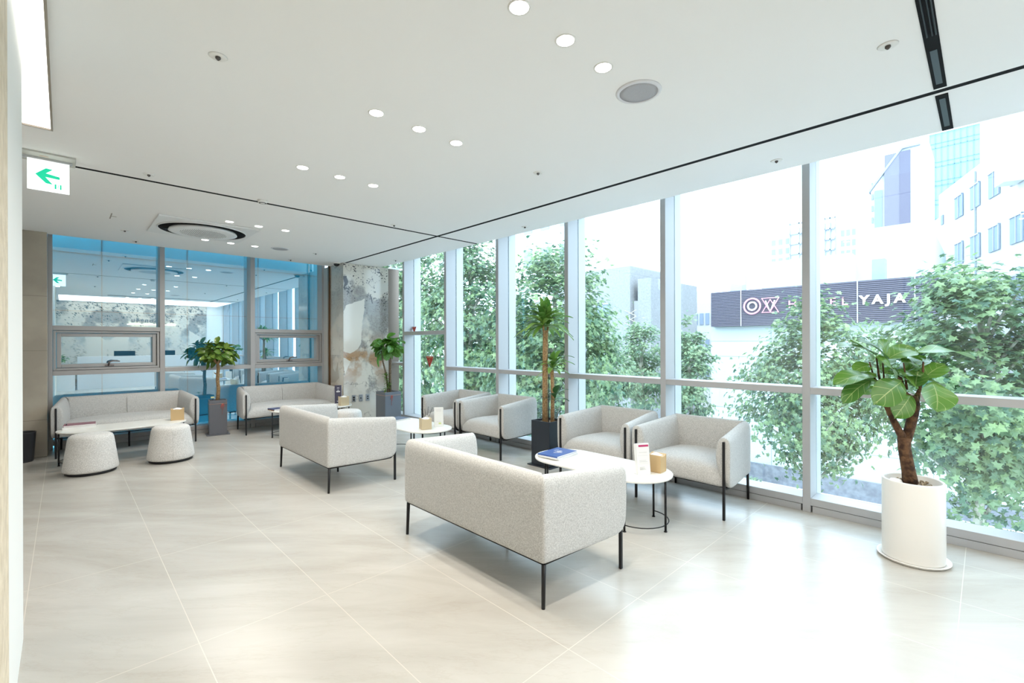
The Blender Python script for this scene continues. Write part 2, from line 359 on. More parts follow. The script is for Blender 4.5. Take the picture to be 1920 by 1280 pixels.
# ---- column with marble faces
def column():
    root = MB().box((3.468, 7.753, 0), (4.33, 8.58, CEIL-.001)).build('wall_column', mat('column_core', (.5, .48, .44), .5)); tag(root, kind='structure')
    H_ = 2.795
    front = [([(.02, 1.98), (.05, 2.06), (.14, 2.10), (.33, 2.17), (.40, 2.20), (.385, 1.98), (.34, 1.72), (.33, 1.42), (.27, 1.30), (.12, 1.22), (.0, 1.27), (.0, 1.95)], (.76, .73, .665)),
             ([(.0, 2.36), (.02, 2.46), (.0, 2.56), (.06, 2.58), (.09, 2.5), (.07, 2.42)], (.035, .035, .04)),
             ([(.50, 2.30), (.54, 2.22), (.56, 2.12), (.54, 2.12), (.49, 2.28)], (.06, .06, .07)),
             ([(.36, 2.72), (.50, 2.74), (.56, 2.64), (.42, 2.55)], (.72, .69, .62)),
             ([(.0, 1.02), (.0, 1.16), (.13, 1.09), (.06, .93), (.03, .86)], (.76, .73, .665)),
             ([(.6, 2.36), (.68, 2.28), (.86, 2.36), (.86, 2.52), (.66, 2.5)], (.68, .66, .60))]
    def fn(x, z): return marble_color(x, z, .7, .86, H_, front, .40)
    painted_panel('marble_face', M_marble, (3.468, 7.7515, 0), (1, 0, 0), .862, H_, 170, 540, fn, root)
    side = [([(.0, .70), (.0, 1.12), (.08, 1.2), (.12, .95), (.2, .9), (.3, 1.08), (.36, .8), (.2, .7)], (.36, .31, .25))]
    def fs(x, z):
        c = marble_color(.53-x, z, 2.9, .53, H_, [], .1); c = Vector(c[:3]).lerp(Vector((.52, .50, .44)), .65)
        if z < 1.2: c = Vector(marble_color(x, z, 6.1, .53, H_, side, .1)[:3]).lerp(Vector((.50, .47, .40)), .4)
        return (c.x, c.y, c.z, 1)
    painted_panel('marble_face', M_marble, (3.4665, 8.28, 0), (0, -1, 0), .53, H_, 50, 260, fs, root)
    j = MB()
    for z in (1.72, 2.24): j.box((3.4655, 7.76, z), (3.4667, 8.28, z+.003))
    j.box((3.466, 7.749, 0), (3.470, 7.7535, H_)); j.build('joint', mat('pale_joint', (.45, .43, .38), .6), root)
    bx('bronze_edge', (3.44, 8.285, 0), (3.468, 8.33, HEAD), mat('bronze', (.16, .085, .04), .35, .6), root)
    # stainless return between the column and the first window
    st = MB().box((4.332, 7.80, 0), (4.58, 8.58, CEIL-.001)).build('steel_return', mat('brushed_steel', (.24, .19, .155), .3, .75, bump=(8, .05, .01)), root)
column()

# ================================================================== WINDOWS
def pane(name, lo, hi, m, parent): return bx(name, lo, hi, m, parent)
MUL = [7.34, 6.07, 4.83, 3.575, 2.31, 1.04, -.23, -1.5, -2.8]   # mullion centres along Y
def window_wall():
    GX = 4.59
    ends = [8.2] + MUL
    for i in range(len(ends)-1):
        y1, y0 = ends[i], ends[i+1]; n = i+1
        w = thing('window_%d' % n, (XW, (y0+y1)/2, 0), kind='structure'); O = w.location
        def b(nm, lo, hi, m, bevel=0): return bx(nm, tuple(Vector(lo)-O), tuple(Vector(hi)-O), m, w, bevel)
        b('mullion', (XW, y0-.029, 0), (XW+.20, y0+.029, HEAD), M_aluw, .003)
        b('gasket', (XW+.2, y0-.022, .118), (XW+.212, y0+.022, HEAD), M_groove)
        b('outer_fin', (XW+.212, y0-.026, .05), (XW+.35, y0+.026, HEAD), M_aluw)
        a0, a1 = y0+.029, y1-.029
        zt = (1.548, 1.611) if n in (2,) else (.972, 1.029)
        if n == 1: zt = (1.0, 1.05)
        b('transom', (XW, a0, zt[0]), (XW+.19, a1, zt[1]), M_aluw, .003)
        b('sill_rail', (XW, a0, .058), (XW+.20, a1, .118), M_aluw, .003)
        b('kick_panel', (XW+.004, a0+.012, 0), (XW+.15, a1-.012, .054), M_aluw, .002)
        b('glass_pane', (GX, a0, zt[1]), (GX+.012, a1, HEAD), M_glass)
        b('glass_pane', (GX, a0, .118), (GX+.012, a1, zt[0]), M_glass)
window_wall()

def window_b():
    GY = 8.80; teal = mat('teal_panel', (.12, .50, .62), .6)
    secs = [(-.104, 1.033, True), (1.093, 2.250, False), (2.318, 3.44, True)]
    edges = [(-.146, -.104), (1.033, 1.093), (2.250, 2.318), (3.44, 3.50)]
    for i, (x0, x1, aw) in enumerate(secs):
        w = thing('window_%d' % (11+i), ((x0+x1)/2, YB, 0), kind='structure'); O = w.location
        def b(nm, lo, hi, m, bevel=0, par=None):
            return bx(nm, tuple(Vector(lo)-O), tuple(Vector(hi)-O), m, par or w, bevel)
        e = edges[i]; b('mullion', (e[0], YB, 0), (e[1], YB+.22, HEAD), M_alu, .003)
        if i == 2: e = edges[3]; b('mullion', (e[0], YB, 0), (e[1], YB+.22, HEAD), M_alu, .003)
        b('transom', (x0, YB, .986), (x1, YB+.19, 1.048), M_alu, .003)
        b('sill_rail', (x0, YB, .058), (x1, YB+.20, .118), M_alu, .003); b('kick_panel', (x0+.012, YB+.004, 0), (x1-.012, YB+.15, .054), M_alu, .002)
        b('glass_pane', (x0, GY, .118), (x1, GY+.01, .986), M_bglass)
        if not aw:
            b('glass_pane', (x0, GY, 1.048), (x1, GY+.01, HEAD), M_bglass)
        else:
            b('transom', (x0, YB, 1.589), (x1, YB+.19, 1.651), M_alu, .003); b('glass_pane', (x0, GY, 1.651), (x1, GY+.01, HEAD), M_bglass)
            b('glass_pane', (x0+.08, GY-.04, 1.11), (x1-.08, GY-.03, 1.53), M_bglass)
            s = MB(); d0, d1 = YB+.035, YB+.20
            def fr(m_, a0, a1, z0, z1, t, y0, y1):
                for lo, hi in (((a0, y0, z0), (a0+t, y1, z1)), ((a1-t, y0, z0), (a1, y1, z1)), ((a0+t, y0, z0), (a1-t, y1, z0+t)), ((a0+t, y0, z1-t), (a1-t, y1, z1))):
                    m_.box(tuple(Vector(lo)-O), tuple(Vector(hi)-O))
            fr(s, x0+.004, x1-.004, 1.052, 1.585, .028, YB+.02, YB+.19)
            sh = s.build('sash', M_alu, w, .003)
            s2 = MB(); fr(s2, x0+.037, x1-.037, 1.085, 1.552, .045, YB+.05, YB+.17); s2.build('inner_sash', M_alu, w, .004)
            cx = (x0+x1)/2 - O.x
            h = MB(); h.box((cx-.05, .035, .0+1.088), (cx+.05, .052, 1.112)); h.tube([(cx-.01, .035, 1.10), (cx-.005, .0, 1.15), (cx+.03, -.01, 1.165), (cx+.11, -.01, 1.16)], [.011, .012, .011, .008], 8)
            h.build('handle', mat('handle_grey', (.22, .19, .18), .35, .5), sh)
    # teal wall panels close behind the mirrored glass, with dark joints
    w = MB().box((-.2, 9.22, -1.2), (3.6, 9.32, 3.3)).build('wall_behind_glass', teal); tag(w, kind='structure')
    j = MB()
    for x in (.412, 1.47, 2.535): j.box((x-.006, 9.21, -1.2), (x+.006, 9.22, 3.3))
    for z in (.20, 1.04, 1.887, 2.73): j.box((-.2, 9.21, z-.005), (3.6, 9.22, z+.005))
    j.build('joint', mat('brown_joint', (.05, .02, .012), .6), w)
window_b()

# ================================================================== LIGHTS AND CEILING FITTINGS
def lights():
    xs = (1.367, 1.67, 1.973); ys = (1.357, 2.583, 3.79, 6.045, 7.32)
    rows = ('in the row nearest the camera', 'in the second row from the camera', 'in the third row from the camera', 'in the row beside the air conditioner', 'in the farthest row by the blue windows')
    cols = ('left', 'middle', 'right')
    em = mat('led_white', (1, 1, 1), .5, emit=((1, .97, .90), 9)); ring = mat('trim_white', (.82, .81, .78), .5)
    proto = None
    ld = bpy.data.lights.new('downlight_beam', 'AREA'); ld.shape = 'DISK'; ld.size = .07; ld.energy = 4.2; ld.color = (1, .94, .86); ld.spread = math.radians(150)
    def mk(x, y, label, first):
        if first is None:
            r = thing('downlight', (x, y, CEIL)); MB().lathe([(.040, -.001), (.047, -.004), (.049, -.002), (.049, 0)], n=32).build('trim_ring', ring, r)
            MB().lathe([(0, -.0022), (.040, -.002), (.040, 0)], n=32).build('lens', em, r)
            lo = bpy.data.objects.new('lamp', ld); link(lo, r); lo.location = (0, 0, -.012)
        else:
            r = first.copy(); COL.objects.link(r); r.location = (x, y, CEIL)
            for ch in first.children:
                c = ch.copy(); COL.objects.link(c); c.parent = r
        return tag(r, label, 'ceiling light', 'recessed downlights')
    for j, y in enumerate(ys):
        for i, x in enumerate(xs):
            o = mk(x, y, '%s one of three recessed round downlights %s' % (cols[i], rows[j]), proto); proto = proto or o
    for y in (-.3, ):      # unseen row behind the camera, added for its light
        for i, x in enumerate(xs): mk(x, y, '%s one of three added fill downlights over the unseen end of the room' % cols[i], proto)
    # luminous ceiling box at the left edge, luminous ceiling above the reception
    lb = bx('light_box', (-2.6, 1.9, CEIL-.006), (-.056, 4.22, CEIL-.002), mat('warm_panel', (1, 1, 1), .5, emit=((1, .96, .89), 1.6)), kind=None, label='luminous ceiling panel at the upper left edge above the partition, unseen part widened for light', cat='ceiling light')  # unseen left part widened to brighten the left side of the room
    MB().box((-.056, 1.9, CEIL-.016), (-.046, 4.23, CEIL)).box((-2.6, 4.22, CEIL-.016), (-.056, 4.23, CEIL)).build('edge_trim', mat('trim_taupe', (.30, .26, .21), .5), lb)
    lc = bx('luminous_ceiling', (-.1, -2.7, CEIL-.008), (4.15, -.55, CEIL-.002), mat('warm_panel2', (1, 1, 1), .5, emit=((1, .95, .87), 1.6)), label='long luminous ceiling strip over the reception desk, mirrored in the blue glass', cat='ceiling light')
lights()

def cassette():
    cx, cy, s, r = 1.235, 6.69, .50, .445
    t = thing('air_conditioner', (cx, cy, CEIL), 0, 'round-faced white ceiling cassette air conditioner with black ring slot', 'air conditioner')
    wp = mat('ac_white', (.80, .80, .79), .45)
    MB().box((-s, -s, -.018), (s, s, 0)).build('panel', wp, t, .006)
    MB().lathe([(.10, -.0185), (r, -.0185), (r, -.022), (r-.14, -.0215), (.1, -.0215)], n=64).build('air_slot', M_groove, t)
    MB().lathe([(r, -.017), (r+.006, -.030), (r+.012, -.030), (r+.016, -.018)], n=64).build('slot_rim', wp, t)
    d = MB().lathe([(0, -.052), (r-.19, -.053), (r-.125, -.050), (r-.092, -.044), (r-.10, -.022)], n=64).build('disc', wp, t)
    h = MB(); k = 0
    for i in range(-15, 16):
        for j in range(-15, 16):
            x, y = i*.018, j*.018
            if x*x+y*y < .24**2: h.box((x-.003, y-.003, -.0545), (x+.003, y+.003, -.0515))
    h.build('perforation', mat('hole_grey', (.25, .25, .25), .7), d)
cassette()

def small_fittings():
    wh = mat('trim_white')
    # speakers
    for (x, y, lb, far) in ((2.305, 1.352, 'round grey ceiling loudspeaker right of the nearest downlights', 0), (2.29, 7.25, 'round ceiling loudspeaker far away near the blue windows', 1)):
        t = thing('ceiling_speaker', (x, y, CEIL), 0, lb, 'speaker', 'ceiling loudspeakers')
        MB().lathe([(.102, -.002), (.105, -.010), (.122, -.005), (.124, 0)], n=48).build('rim', mat('speaker_rim', (.72, .72, .74), .5), t)
        MB().lathe([(0, -.004), (.07, -.005), (.103, -.006), (.103, 0)], n=48).build('grille', mat('speaker_grille', (.46, .46, .48), .7, noise_col=(600, (.36, .36, .38), 1, .45, .55)), t)
    sp = [(.543, 2.608, 'upper left, nearest on the left side'), (2.794, .322, 'at the upper right beside the black slot'), (.508, 4.818, 'just before the cross groove, right of the exit sign'),
          (2.804, 2.57, 'in the middle of the ceiling left of the long groove'), (3.944, 1.126, 'over the window edge above the near armchair'), (2.81, 4.888, 'beside the crossing of the two grooves'),
          (.544, 7.396, 'left of the air conditioner'), (.709, 8.059, 'close to the left blue window'), (2.811, 7.257, 'right of the far loudspeaker'), (2.722, 8.097, 'close to the right blue window'),
          (4.019, 6.945, 'far away over the window near the column'), (3.988, 3.873, 'over the window midway between grooves')]
    proto = None
    for i, (x, y, w) in enumerate(sp):
        if proto is None:
            t = thing('sprinkler', (x, y, CEIL))
            MB().lathe([(0, -.001), (.034, -.006), (.041, 0)], n=28).build('cover_plate', wh, t)
            MB().lathe([(.011, 0), (.012, -.010), (.008, -.015), (.004, -.019), (0, -.020)][::-1], n=16).build('head', mat('sprinkler_head', (.10, .09, .085), .4, .6), t); proto = t
        else:
            t = proto.copy(); COL.objects.link(t); t.location = (x, y, CEIL)
            for ch in proto.children: c = ch.copy(); COL.objects.link(c); c.parent = t
        tag(t, 'small ceiling sprinkler ' + w, 'sprinkler', 'ceiling sprinklers')
    t = thing('smoke_detector', (1.398, 4.93, CEIL), 0, 'small white smoke detector beside the cross groove', 'smoke detector')
    MB().lathe([(0, -.03), (.03, -.028), (.042, -.016), (.045, 0)], n=32).build('housing', wh, t); MB().lathe([(.031, -.0285), (.034, -.0262), (.031, -.024)], n=32).build('vent_ring', M_black, t)
    t = thing('dome_camera', (3.40, 7.86, CEIL), 0, 'white dome security camera with dark lens on ceiling by the marble column', 'camera')
    MB().lathe([(.055, -.018), (.062, -.014), (.065, 0)], n=32).build('base', wh, t)
    MB().lathe([(0, -.062), (.025, -.057), (.043, -.042), (.052, -.018)], n=32).build('dome', mat('dome_black', (.01, .01, .012), .1), t)
    # black slot diffusers running to the window
    def slot(x0, x1, lb, insets):
        t = thing('slot_diffuser', ((x0+x1)/2, .175, CEIL), 0, lb, 'air slot', 'black ceiling slots'); o = t.location
        MB().box((x0-o.x, -.027, -.004), (x1-o.x, .027, 0)).build('frame', M_groove, t)
        for a, b_ in insets: MB().box((a-o.x, -.013, -.0055), (b_-o.x, .013, -.0035)).build('grey_insert', mat('slate_insert', (.055, .075, .09), .5), t)
    slot(.9, 3.462, 'long black ceiling slot running off the top edge at the upper right', [(2.99, 3.40)])
    tr = [o for o in bpy.data.objects if o.name.startswith('slot_diffuser')][0]
    for yy in (-.018, -.006, .012): MB().tube([(-1.28, yy, -.006), (.66, yy, -.006)], .0035, 6).build('rail', mat('rail_black', (.02, .022, .026), .5, .5), tr)
    slot(3.565, 4.18, 'short black ceiling slot between the long groove and the window', [(3.62, 4.10)])
    m = MB(); m.box((.368, 6.52, CEIL-.003), (.378, 6.80, CEIL)); m.box((.378, 6.66, CEIL-.003), (.42, 6.668, CEIL))
    tag(m.build('access_hatch_slit', mat('trim_taupe')), 'thin dark slit of an access hatch on the ceiling left of the air conditioner', 'hatch')
small_fittings()

def exit_sign():
    y = 4.905
    t = thing('exit_sign', (-.077, y, CEIL), 0, 'lit white hanging exit sign with green left arrow', 'exit sign')
    MB().box((-.20, -.125, -.012), (.147, .115, 0)).build('ceiling_plate', mat('plate_grey', (.52, .52, .47), .5), t, .003)
    mt = MB().box((-.19, -.018, -.028), (.13, .018, -.012)).build('holder', mat('alu_bright', (.6, .62, .64), .3, .5), t)
    MB().box((-.112, -.006, -.253), (.112, .006, -.022)).build('panel', mat('sign_white', (1, 1, 1), .4, emit=((.93, 1, .99), .75)), t)
    g = mat('sign_green', (.0, .30, .17), .4, emit=((.0, .36, .19), .9))
    def P(x, z): return (x+.077, z-CEIL)
    arrow = [P(-.148, 2.663), P(-.092, 2.716), P(-.055, 2.712), P(-.092, 2.678), P(-.018, 2.665), P(-.018, 2.645), P(-.094, 2.650), P(-.055, 2.601), P(-.092, 2.604)]
    a = MB(); a.add([(p[0], -.0085, p[1]) for p in arrow], [(0, 8, 6), (6, 8, 7), (0, 6, 3), (3, 6, 5), (3, 5, 4), (0, 3, 1), (1, 3, 2)])
    a.add([(p[0], .0085, p[1]) for p in arrow], [(0, 6, 8), (6, 7, 8), (0, 3, 6), (3, 5, 6), (3, 4, 5), (0, 1, 3), (1, 2, 3)])
    a.build('arrow', g, t)
    d = MB()
    for (x0, x1) in ((-.046, -.036), (-.017, -.008)): d.box((x0+.077, -.0088, 2.572-CEIL), (x1+.077, -.0062, 2.608-CEIL))
    d.tube([(-.022+.077, -.0075, 2.579-CEIL), (-.027+.077, -.0075, 2.590-CEIL), (-.025+.077, -.0075, 2.600-CEIL)], .0014, 6); d.tube([(-.033+.077, -.0075, 2.580-CEIL), (-.027+.077, -.0075, 2.590-CEIL)], .0012, 6)
    d.tube([(-.032+.077, -.0075, 2.597-CEIL), (-.020+.077, -.0075, 2.595-CEIL)], .0011, 6)
    d.box((-.026+.077, -.0088, 2.602-CEIL), (-.022+.077, -.0062, 2.607-CEIL)); d.build('running_figure', g, t)
    s = MB(); s.box((-.077+.03, -.07, -.0135), (.0, -.045, -.0118)); s.build('plate_sticker', mat('sticker', (.55, .42, .33), .6), t)
exit_sign()

# ================================================================== SEATS
def seat(name, loc, rz, Wf, label, cat, group, seams=False, mid=False, fabric_m=None):
    """front legs at (+-Wf/2,-.33), faces -y"""
    fm = fabric_m or M_fab
    t = thing(name, loc, rz, label, cat, group)
    yf, yr = -.335, .345; of, orr = Wf/2+.048, Wf/2-.028
    T0 = .098
    # path stations of the outer edge: (point, inward dir, top z, bottom z, thickness scale, mitre)
    st = []
    def arm_pt(s, u):  # s=+-1, u 0 front .. 1 rear
        return Vector((s*(of+(orr-of)*u), yf+(yr-yf)*u, 0))
    inwL = Vector((1, .07, 0)).normalized(); inwR = Vector((-1, .07, 0)).normalized()
    def top(u): return .652 + .052*min(u, 1)
    def arm(sg, inw):
        L = []
        for u, ts, bz in ((-.012, .80, .30), (0.0, 1.0, .292), (.03, 1.03, .262), (.08, 1.03, .24), (.3, 1, .236), (.6, 1, .236), (.86, 1, .236), (.955, 1, .236)):
            shr = .012 if u < 0 else 0
            L.append((arm_pt(sg, u) + inw*(T0*.10 if u < 0 else 0), inw, top(max(u, 0))-shr, bz+shr*.3, ts*T0))
        return L
    A = arm(-1, inwL); B = arm(1, inwR)
    cl = Vector((-orr, yr, 0)); cr = Vector((orr, yr, 0)); dm = 1.40
    back = [(cl, Vector((1, -1, 0)).normalized(), .704, .236, T0*dm)]
    for u in (.045, .25, .5, .75, .955):
        back.append((cl.lerp(cr, u), Vector((0, -1, 0)), .704, .236, T0*1.08))
    back.append((cr, Vector((-1, -1, 0)).normalized(), .704, .236, T0*dm))
    stt = A + back + B[::-1]
    prof = [(.05, .0), (0, .045), (0, .3), (0, .6), (0, .82), (.05, .915), (.22, .975), (.50, 1.0), (.78, .975), (.98, .91), (1.10, .82), (1.22, .62), (1.24, .42), (1.10, .22), (.85, .07), (.55, 0.0)]
    V = []; F = []; n = len(prof)
    for q_, (p, d, zt, zb, T) in enumerate(stt):
        e_ = max(0, 1-min(q_, len(stt)-1-q_)/4.0)          # arm fronts close to a lens, narrow at the foot
        for (a, b_) in prof:
            a2 = a*(1-e_*max(0, .5-b_)*1.0) if a > .3 else a + e_*.10*(1-min(1, b_*3))
            V.append(p + d*(a2*T) + Up*(zb+(zt-zb)*b_))
    for i in range(len(stt)-1):
        for j in range(n): F.append((i*n+j, (i+1)*n+j, (i+1)*n+(j+1) % n, i*n+(j+1) % n))
    k = (len(stt)-1)*n; F.append(tuple(range(n))); F.append(tuple(k+j for j in range(n-1, -1, -1)))
    mb = MB(); mb.add(V, F, 0, True); sh = mb.build('backrest', fm, t, subsurf=2)
    # keep the vertical corners crisp
    me = sh.data; ca = me.attributes.new('crease_edge', 'FLOAT', 'EDGE'); ci = [len(A), len(A)+6]
    for e in me.edges:
        a, b_ = e.vertices
        if a//n == b_//n and a//n in ci: ca.data[e.index].value = .8 if min(a % n, b_ % n) >= 8 else .12
    # seat cushion: rows across the width, section in y-z
    sec = [(-.325, .240), (-.332, .27), (-.330, .33), (-.312, .385), (-.27, .418), (-.18, .434), (.0, .436), (.18, .430), (.29, .424)]
    cols = [-1, -.97, -.85, -.5, 0, .5, .85, .97, 1]; V = []; F = []; m_ = len(sec)
    for c in cols:
        for (y, z) in sec:
            u = (y-yf)/(yr-yf); f = (z-.24)/.19
            half = (of+(orr-of)*u) - .052 - .045*min(1, max(f, 0))
            ed = abs(c)**6
            V.append(Vector((c*half, y+.012*ed*(1 if y < -.25 else 0), z-.030*ed*max(f, 0)+.006*(1-c*c))))
    for i in range(len(cols)-1):
        for j in range(m_-1): F.append((i*m_+j, (i+1)*m_+j, (i+1)*m_+j+1, i*m_+j+1))
    nb = len(V)
    for c in (-1, 1): V.append(Vector((c*(orr-.09), .29, .240)));
    F.append(tuple([i*m_ for i in range(len(cols)-1, -1, -1)] + [nb, nb+1]))
    mb = MB(); mb.add(V, F, 0, True); mb.build('seat_cushion', fm, t, subsurf=2)
    # frame and legs
    fr = MB(); zf = .232
    for s in (-1, 1):
        x0, x1 = s*(Wf/2), s*(Wf/2-.048)
        fr.tube([(x0, -.335, .30), (x0, -.325, .258), (x0, -.295, .236), (x0*.995, -.25, zf), (x1, .318, zf)], .0075, 6)
    fr.tube([(-Wf/2+.048, .318, zf), (Wf/2-.048, .318, zf)], .0075, 6); fr.tube([(-Wf/2+.01, -.24, zf), (Wf/2-.01, -.24, zf)], .007, 6)
    fr.build('frame', M_black, t)
    for s in (-1, 1):
        x0, x1 = s*(Wf/2), s*(Wf/2-.048)
        MB().box((x0-.0095, -.352, .0), (x0+.0095, -.330, .617)).build('front_leg', M_black, t, .004)
        MB().tube([(x1*1.004, .326, 0), (x1, .318, zf)], [.0105, .0125], 8).build('rear_leg', M_black, t)
    if mid: MB().tube([(0, -.05, 0), (0, -.05, zf)], .011, 8).build('middle_leg', M_black, t)
    if seams:
        MB().tube([(0, yr-T0*1.08*1.24+.003, .44), (0, yr-T0*1.08*1.345+.003, .52), (0, yr-T0*1.08*1.22+.003, .60), (0, yr-T0*1.02+.002, .665), (0, yr-T0*.6, .705)], .0028, 6).build('seam', M_seam, t)
    return t

SW = 1.43
seat('sofa', (2.135, 2.30, 0), PI/2, SW, 'beige two-seat sofa nearest the camera, seen from behind', 'sofa', 'two-seat sofas', mid=True)
seat('sofa', (2.10, 4.95, 0), PI/2, SW-.02, 'two-seat sofa seen from behind, behind the nearest one', 'sofa', 'two-seat sofas', mid=True)
seat('sofa', (.645, 8.27, 0), 0, SW, 'grey two-seat sofa at far left under the left blue windows', 'sofa', 'two-seat sofas', True, True)
seat('sofa', (2.70, 8.235, 0), 0, SW-.03, 'grey two-seat sofa at the back between grey planter and marble column', 'sofa', 'two-seat sofas', True, True)
CW = .775
seat('armchair', (4.062, 1.83, 0), -PI/2, CW, 'light grey armchair nearest the camera by the window, beside the tissue box', 'armchair', 'armchairs along the window')
seat('armchair', (4.062, 2.718, 0), -PI/2, CW, 'light grey armchair between the black planter and the nearest armchair', 'armchair', 'armchairs along the window')
seat('armchair', (4.07, 4.43, 0), -PI/2+.01, CW, 'light grey armchair just left of the black planter with tall plant', 'armchair', 'armchairs along the window')
seat('armchair', (4.07, 5.315, 0), -PI/2, CW, 'light grey armchair farthest from the camera along the window', 'armchair', 'armchairs along the window')

def ottoman(x, y, label, rz=0, sc=1):
    t = thing('ottoman', (x, y, 0), rz, label, 'ottoman', 'round tapered ottomans')
    b, a = .235*sc, .188*sc
    prof = [(.0, .030), (b-.02, .028), (b-.003, .036), (b, .055)]
    for k in range(1, 7): prof.append((b+(a+.004-b)*k/6, .055+.32*k/6))
    prof += [(a-.006, .400), (a-.030, .417), (a-.08, .423), (0, .425)]
    MB().lathe(prof, n=56).build('upholstery', M_fab2, t)
    MB().lathe([(0, 0), (b-.03, 0), (b-.02, .006), (b-.02, .029), (0, .029)], n=40).build('base', M_black, t)
    MB().tube([(0, -b-.001, .045), (0, -(b+a)/2-.001, .22), (0, -a-.003, .385)], .0016, 5).build('seam', mat('pale_seam', (.45, .44, .42), .9), t)
    return t
ottoman(.215, 6.86, 'speckled pale ottoman at far left, in front of the low table', -2.2)
ottoman(.93, 6.88, 'speckled pale ottoman right of its twin, below the tissue box of the left table', -.05)
ottoman(3.02, 6.60, 'pale ottoman half hidden behind the middle sofa, by the marble column')

# ================================================================== TABLES
def stadium(L, w, n=20):
    r = w/2; a = L/2-r; P = []
    for i in range(n+1): t = -PI/2+PI*i/n; P.append((a+r*math.cos(t), r*math.sin(t)))
    for i in range(n+1): t = PI/2+PI*i/n; P.append((-a+r*math.cos(t), r*math.sin(t)))
    return P
def table(x, y, rz, label, L=1.24, w=.565):
    t = thing('coffee_table', (x, y, 0), rz, label, 'coffee table', 'long oval coffee tables')
    MB().prism(stadium(L, w), .385, .400, smooth=False).build('tabletop', M_top, t, .003)
    r = .215
    for s in (-1, 1):
        cx = s*(L/2-w/2+.04); fr = MB()
        arc = [(cx+s*r*math.cos(a), r*math.sin(a)) for a in [(-PI/2+PI*i/16) for i in range(17)]]
        fr.tube([(p[0], p[1], .05) for p in arc], .0042, 8)
        fr.build('floor_ring', M_black, t)
        fr = MB(); fr.tube([(p[0], p[1], .379) for p in arc], .006, 8); fr.build('top_ring', M_black, t)
        for a in (-PI/2, 0.0, PI/2):
            px, py = cx+s*r*math.cos(a), r*math.sin(a)
            MB().tube([(px, py, .006), (px, py, .385)], .0085, 10).lathe([(0, 0), (.0125, 0), (.0125, .006), (0, .006)], (px, py, 0), 14).build('leg', M_black, t)
    return t
table(3.19, 2.25, PI/2, 'white oval coffee table nearest the camera, in front of the near armchairs')
table(3.09, 4.95, PI/2, 'white oval coffee table between middle sofa and farther armchairs')
table(.55, 7.44, 0, 'oval coffee table in front of the far left sofa')
table(2.82, 7.42, 0, 'oval coffee table before the back sofa, mostly hidden by the middle sofa')
TT = .400

def quad_box(x, y, z0, w, d, h, rz, name, m, parent=None, bevel=.002):
    R = Matrix.Rotation(rz, 3, 'Z'); return MB().box((x-w/2, y-d/2, z0), (x+w/2, y+d/2, z0+h), rot=R, piv=(x, y, z0)).build(name, m, parent, bevel)
def tissue(x, y, rz, label, m, w=.105, d=.12, h=.135):
    t = thing('tissue_box', (x, y, TT), rz, label, 'tissue box', 'wooden tissue boxes')
    mb = MB(); V = []; n = 8                              # box with a scooped top
    for i in range(n+1):
        u = i/n; z = h - .014*math.sin(PI*u); xx = -w/2+w*u
        V += [(xx, -d/2, 0), (xx, d/2, 0), (xx, d/2, z), (xx, -d/2, z)]
    F = [(0, 3, 2, 1), (n*4, n*4+1, n*4+2, n*4+3)]
    for i in range(n):
        a = i*4; b_ = a+4; F += [(a, b_, b_+3, a+3), (a+1, a+2, b_+2, b_+1), (a, a+1, b_+1, b_), (a+3, b_+3, b_+2, a+2)]
    mb.add(V, F); mb.build('case', m, t, .0025)
    k = MB(); V = []; F = []
    for i in range(7):
        for j in range(5):
            u, v = i/6-.5, j/4-.5; V.append((u*w*.8, v*d*.7, h-.012 + .022*math.cos(u*3)*math.cos(v*3) + .006*noise.noise(Vector((u*9+x, v*9, 3)))))
    for i in range(6):
        for j in range(4): F.append((i*5+j, (i+1)*5+j, (i+1)*5+j+1, i*5+j+1))
    k.add(V, F, 0, True).build('tissue', M_paper, t); return t
tissue(3.315, 1.80, .06, 'brown tissue box on the near table beside the leaflet holder', M_kraft)
t2 = tissue(3.035, 4.58, -.30, 'wooden tissue box on the middle table below black reed sticks', M_kraft2, .12, .115, .13)
tissue(1.08, 7.47, -.15, 'brown tissue box on the right end of the far left table', M_kraft, .145, .13, .15)
tissue(3.26, 7.28, -.1, 'pale wooden tissue box on the back table near the column', M_kraft2, .135, .13, .145)
def reeds():
    t = thing('reed_diffuser', (3.12, 4.68, TT), 0, 'small reed diffuser with black sticks behind the middle tissue box', 'diffuser')
    MB().lathe([(0, 0), (.022, 0), (.024, .01), (.024, .10), (.010, .12), (.010, .14)], n=24).build('bottle', mat('bottle_pale', (.55, .54, .5), .15), t)
    for a, b_, c in ((-.06, .03, .23), (.025, .0, .25), (.07, -.02, .24), (.0, .04, .22)): MB().tube([(0, 0, .05), (a, b_, c-.01)], .0022, 6).build('reed', M_black, t)
reeds()

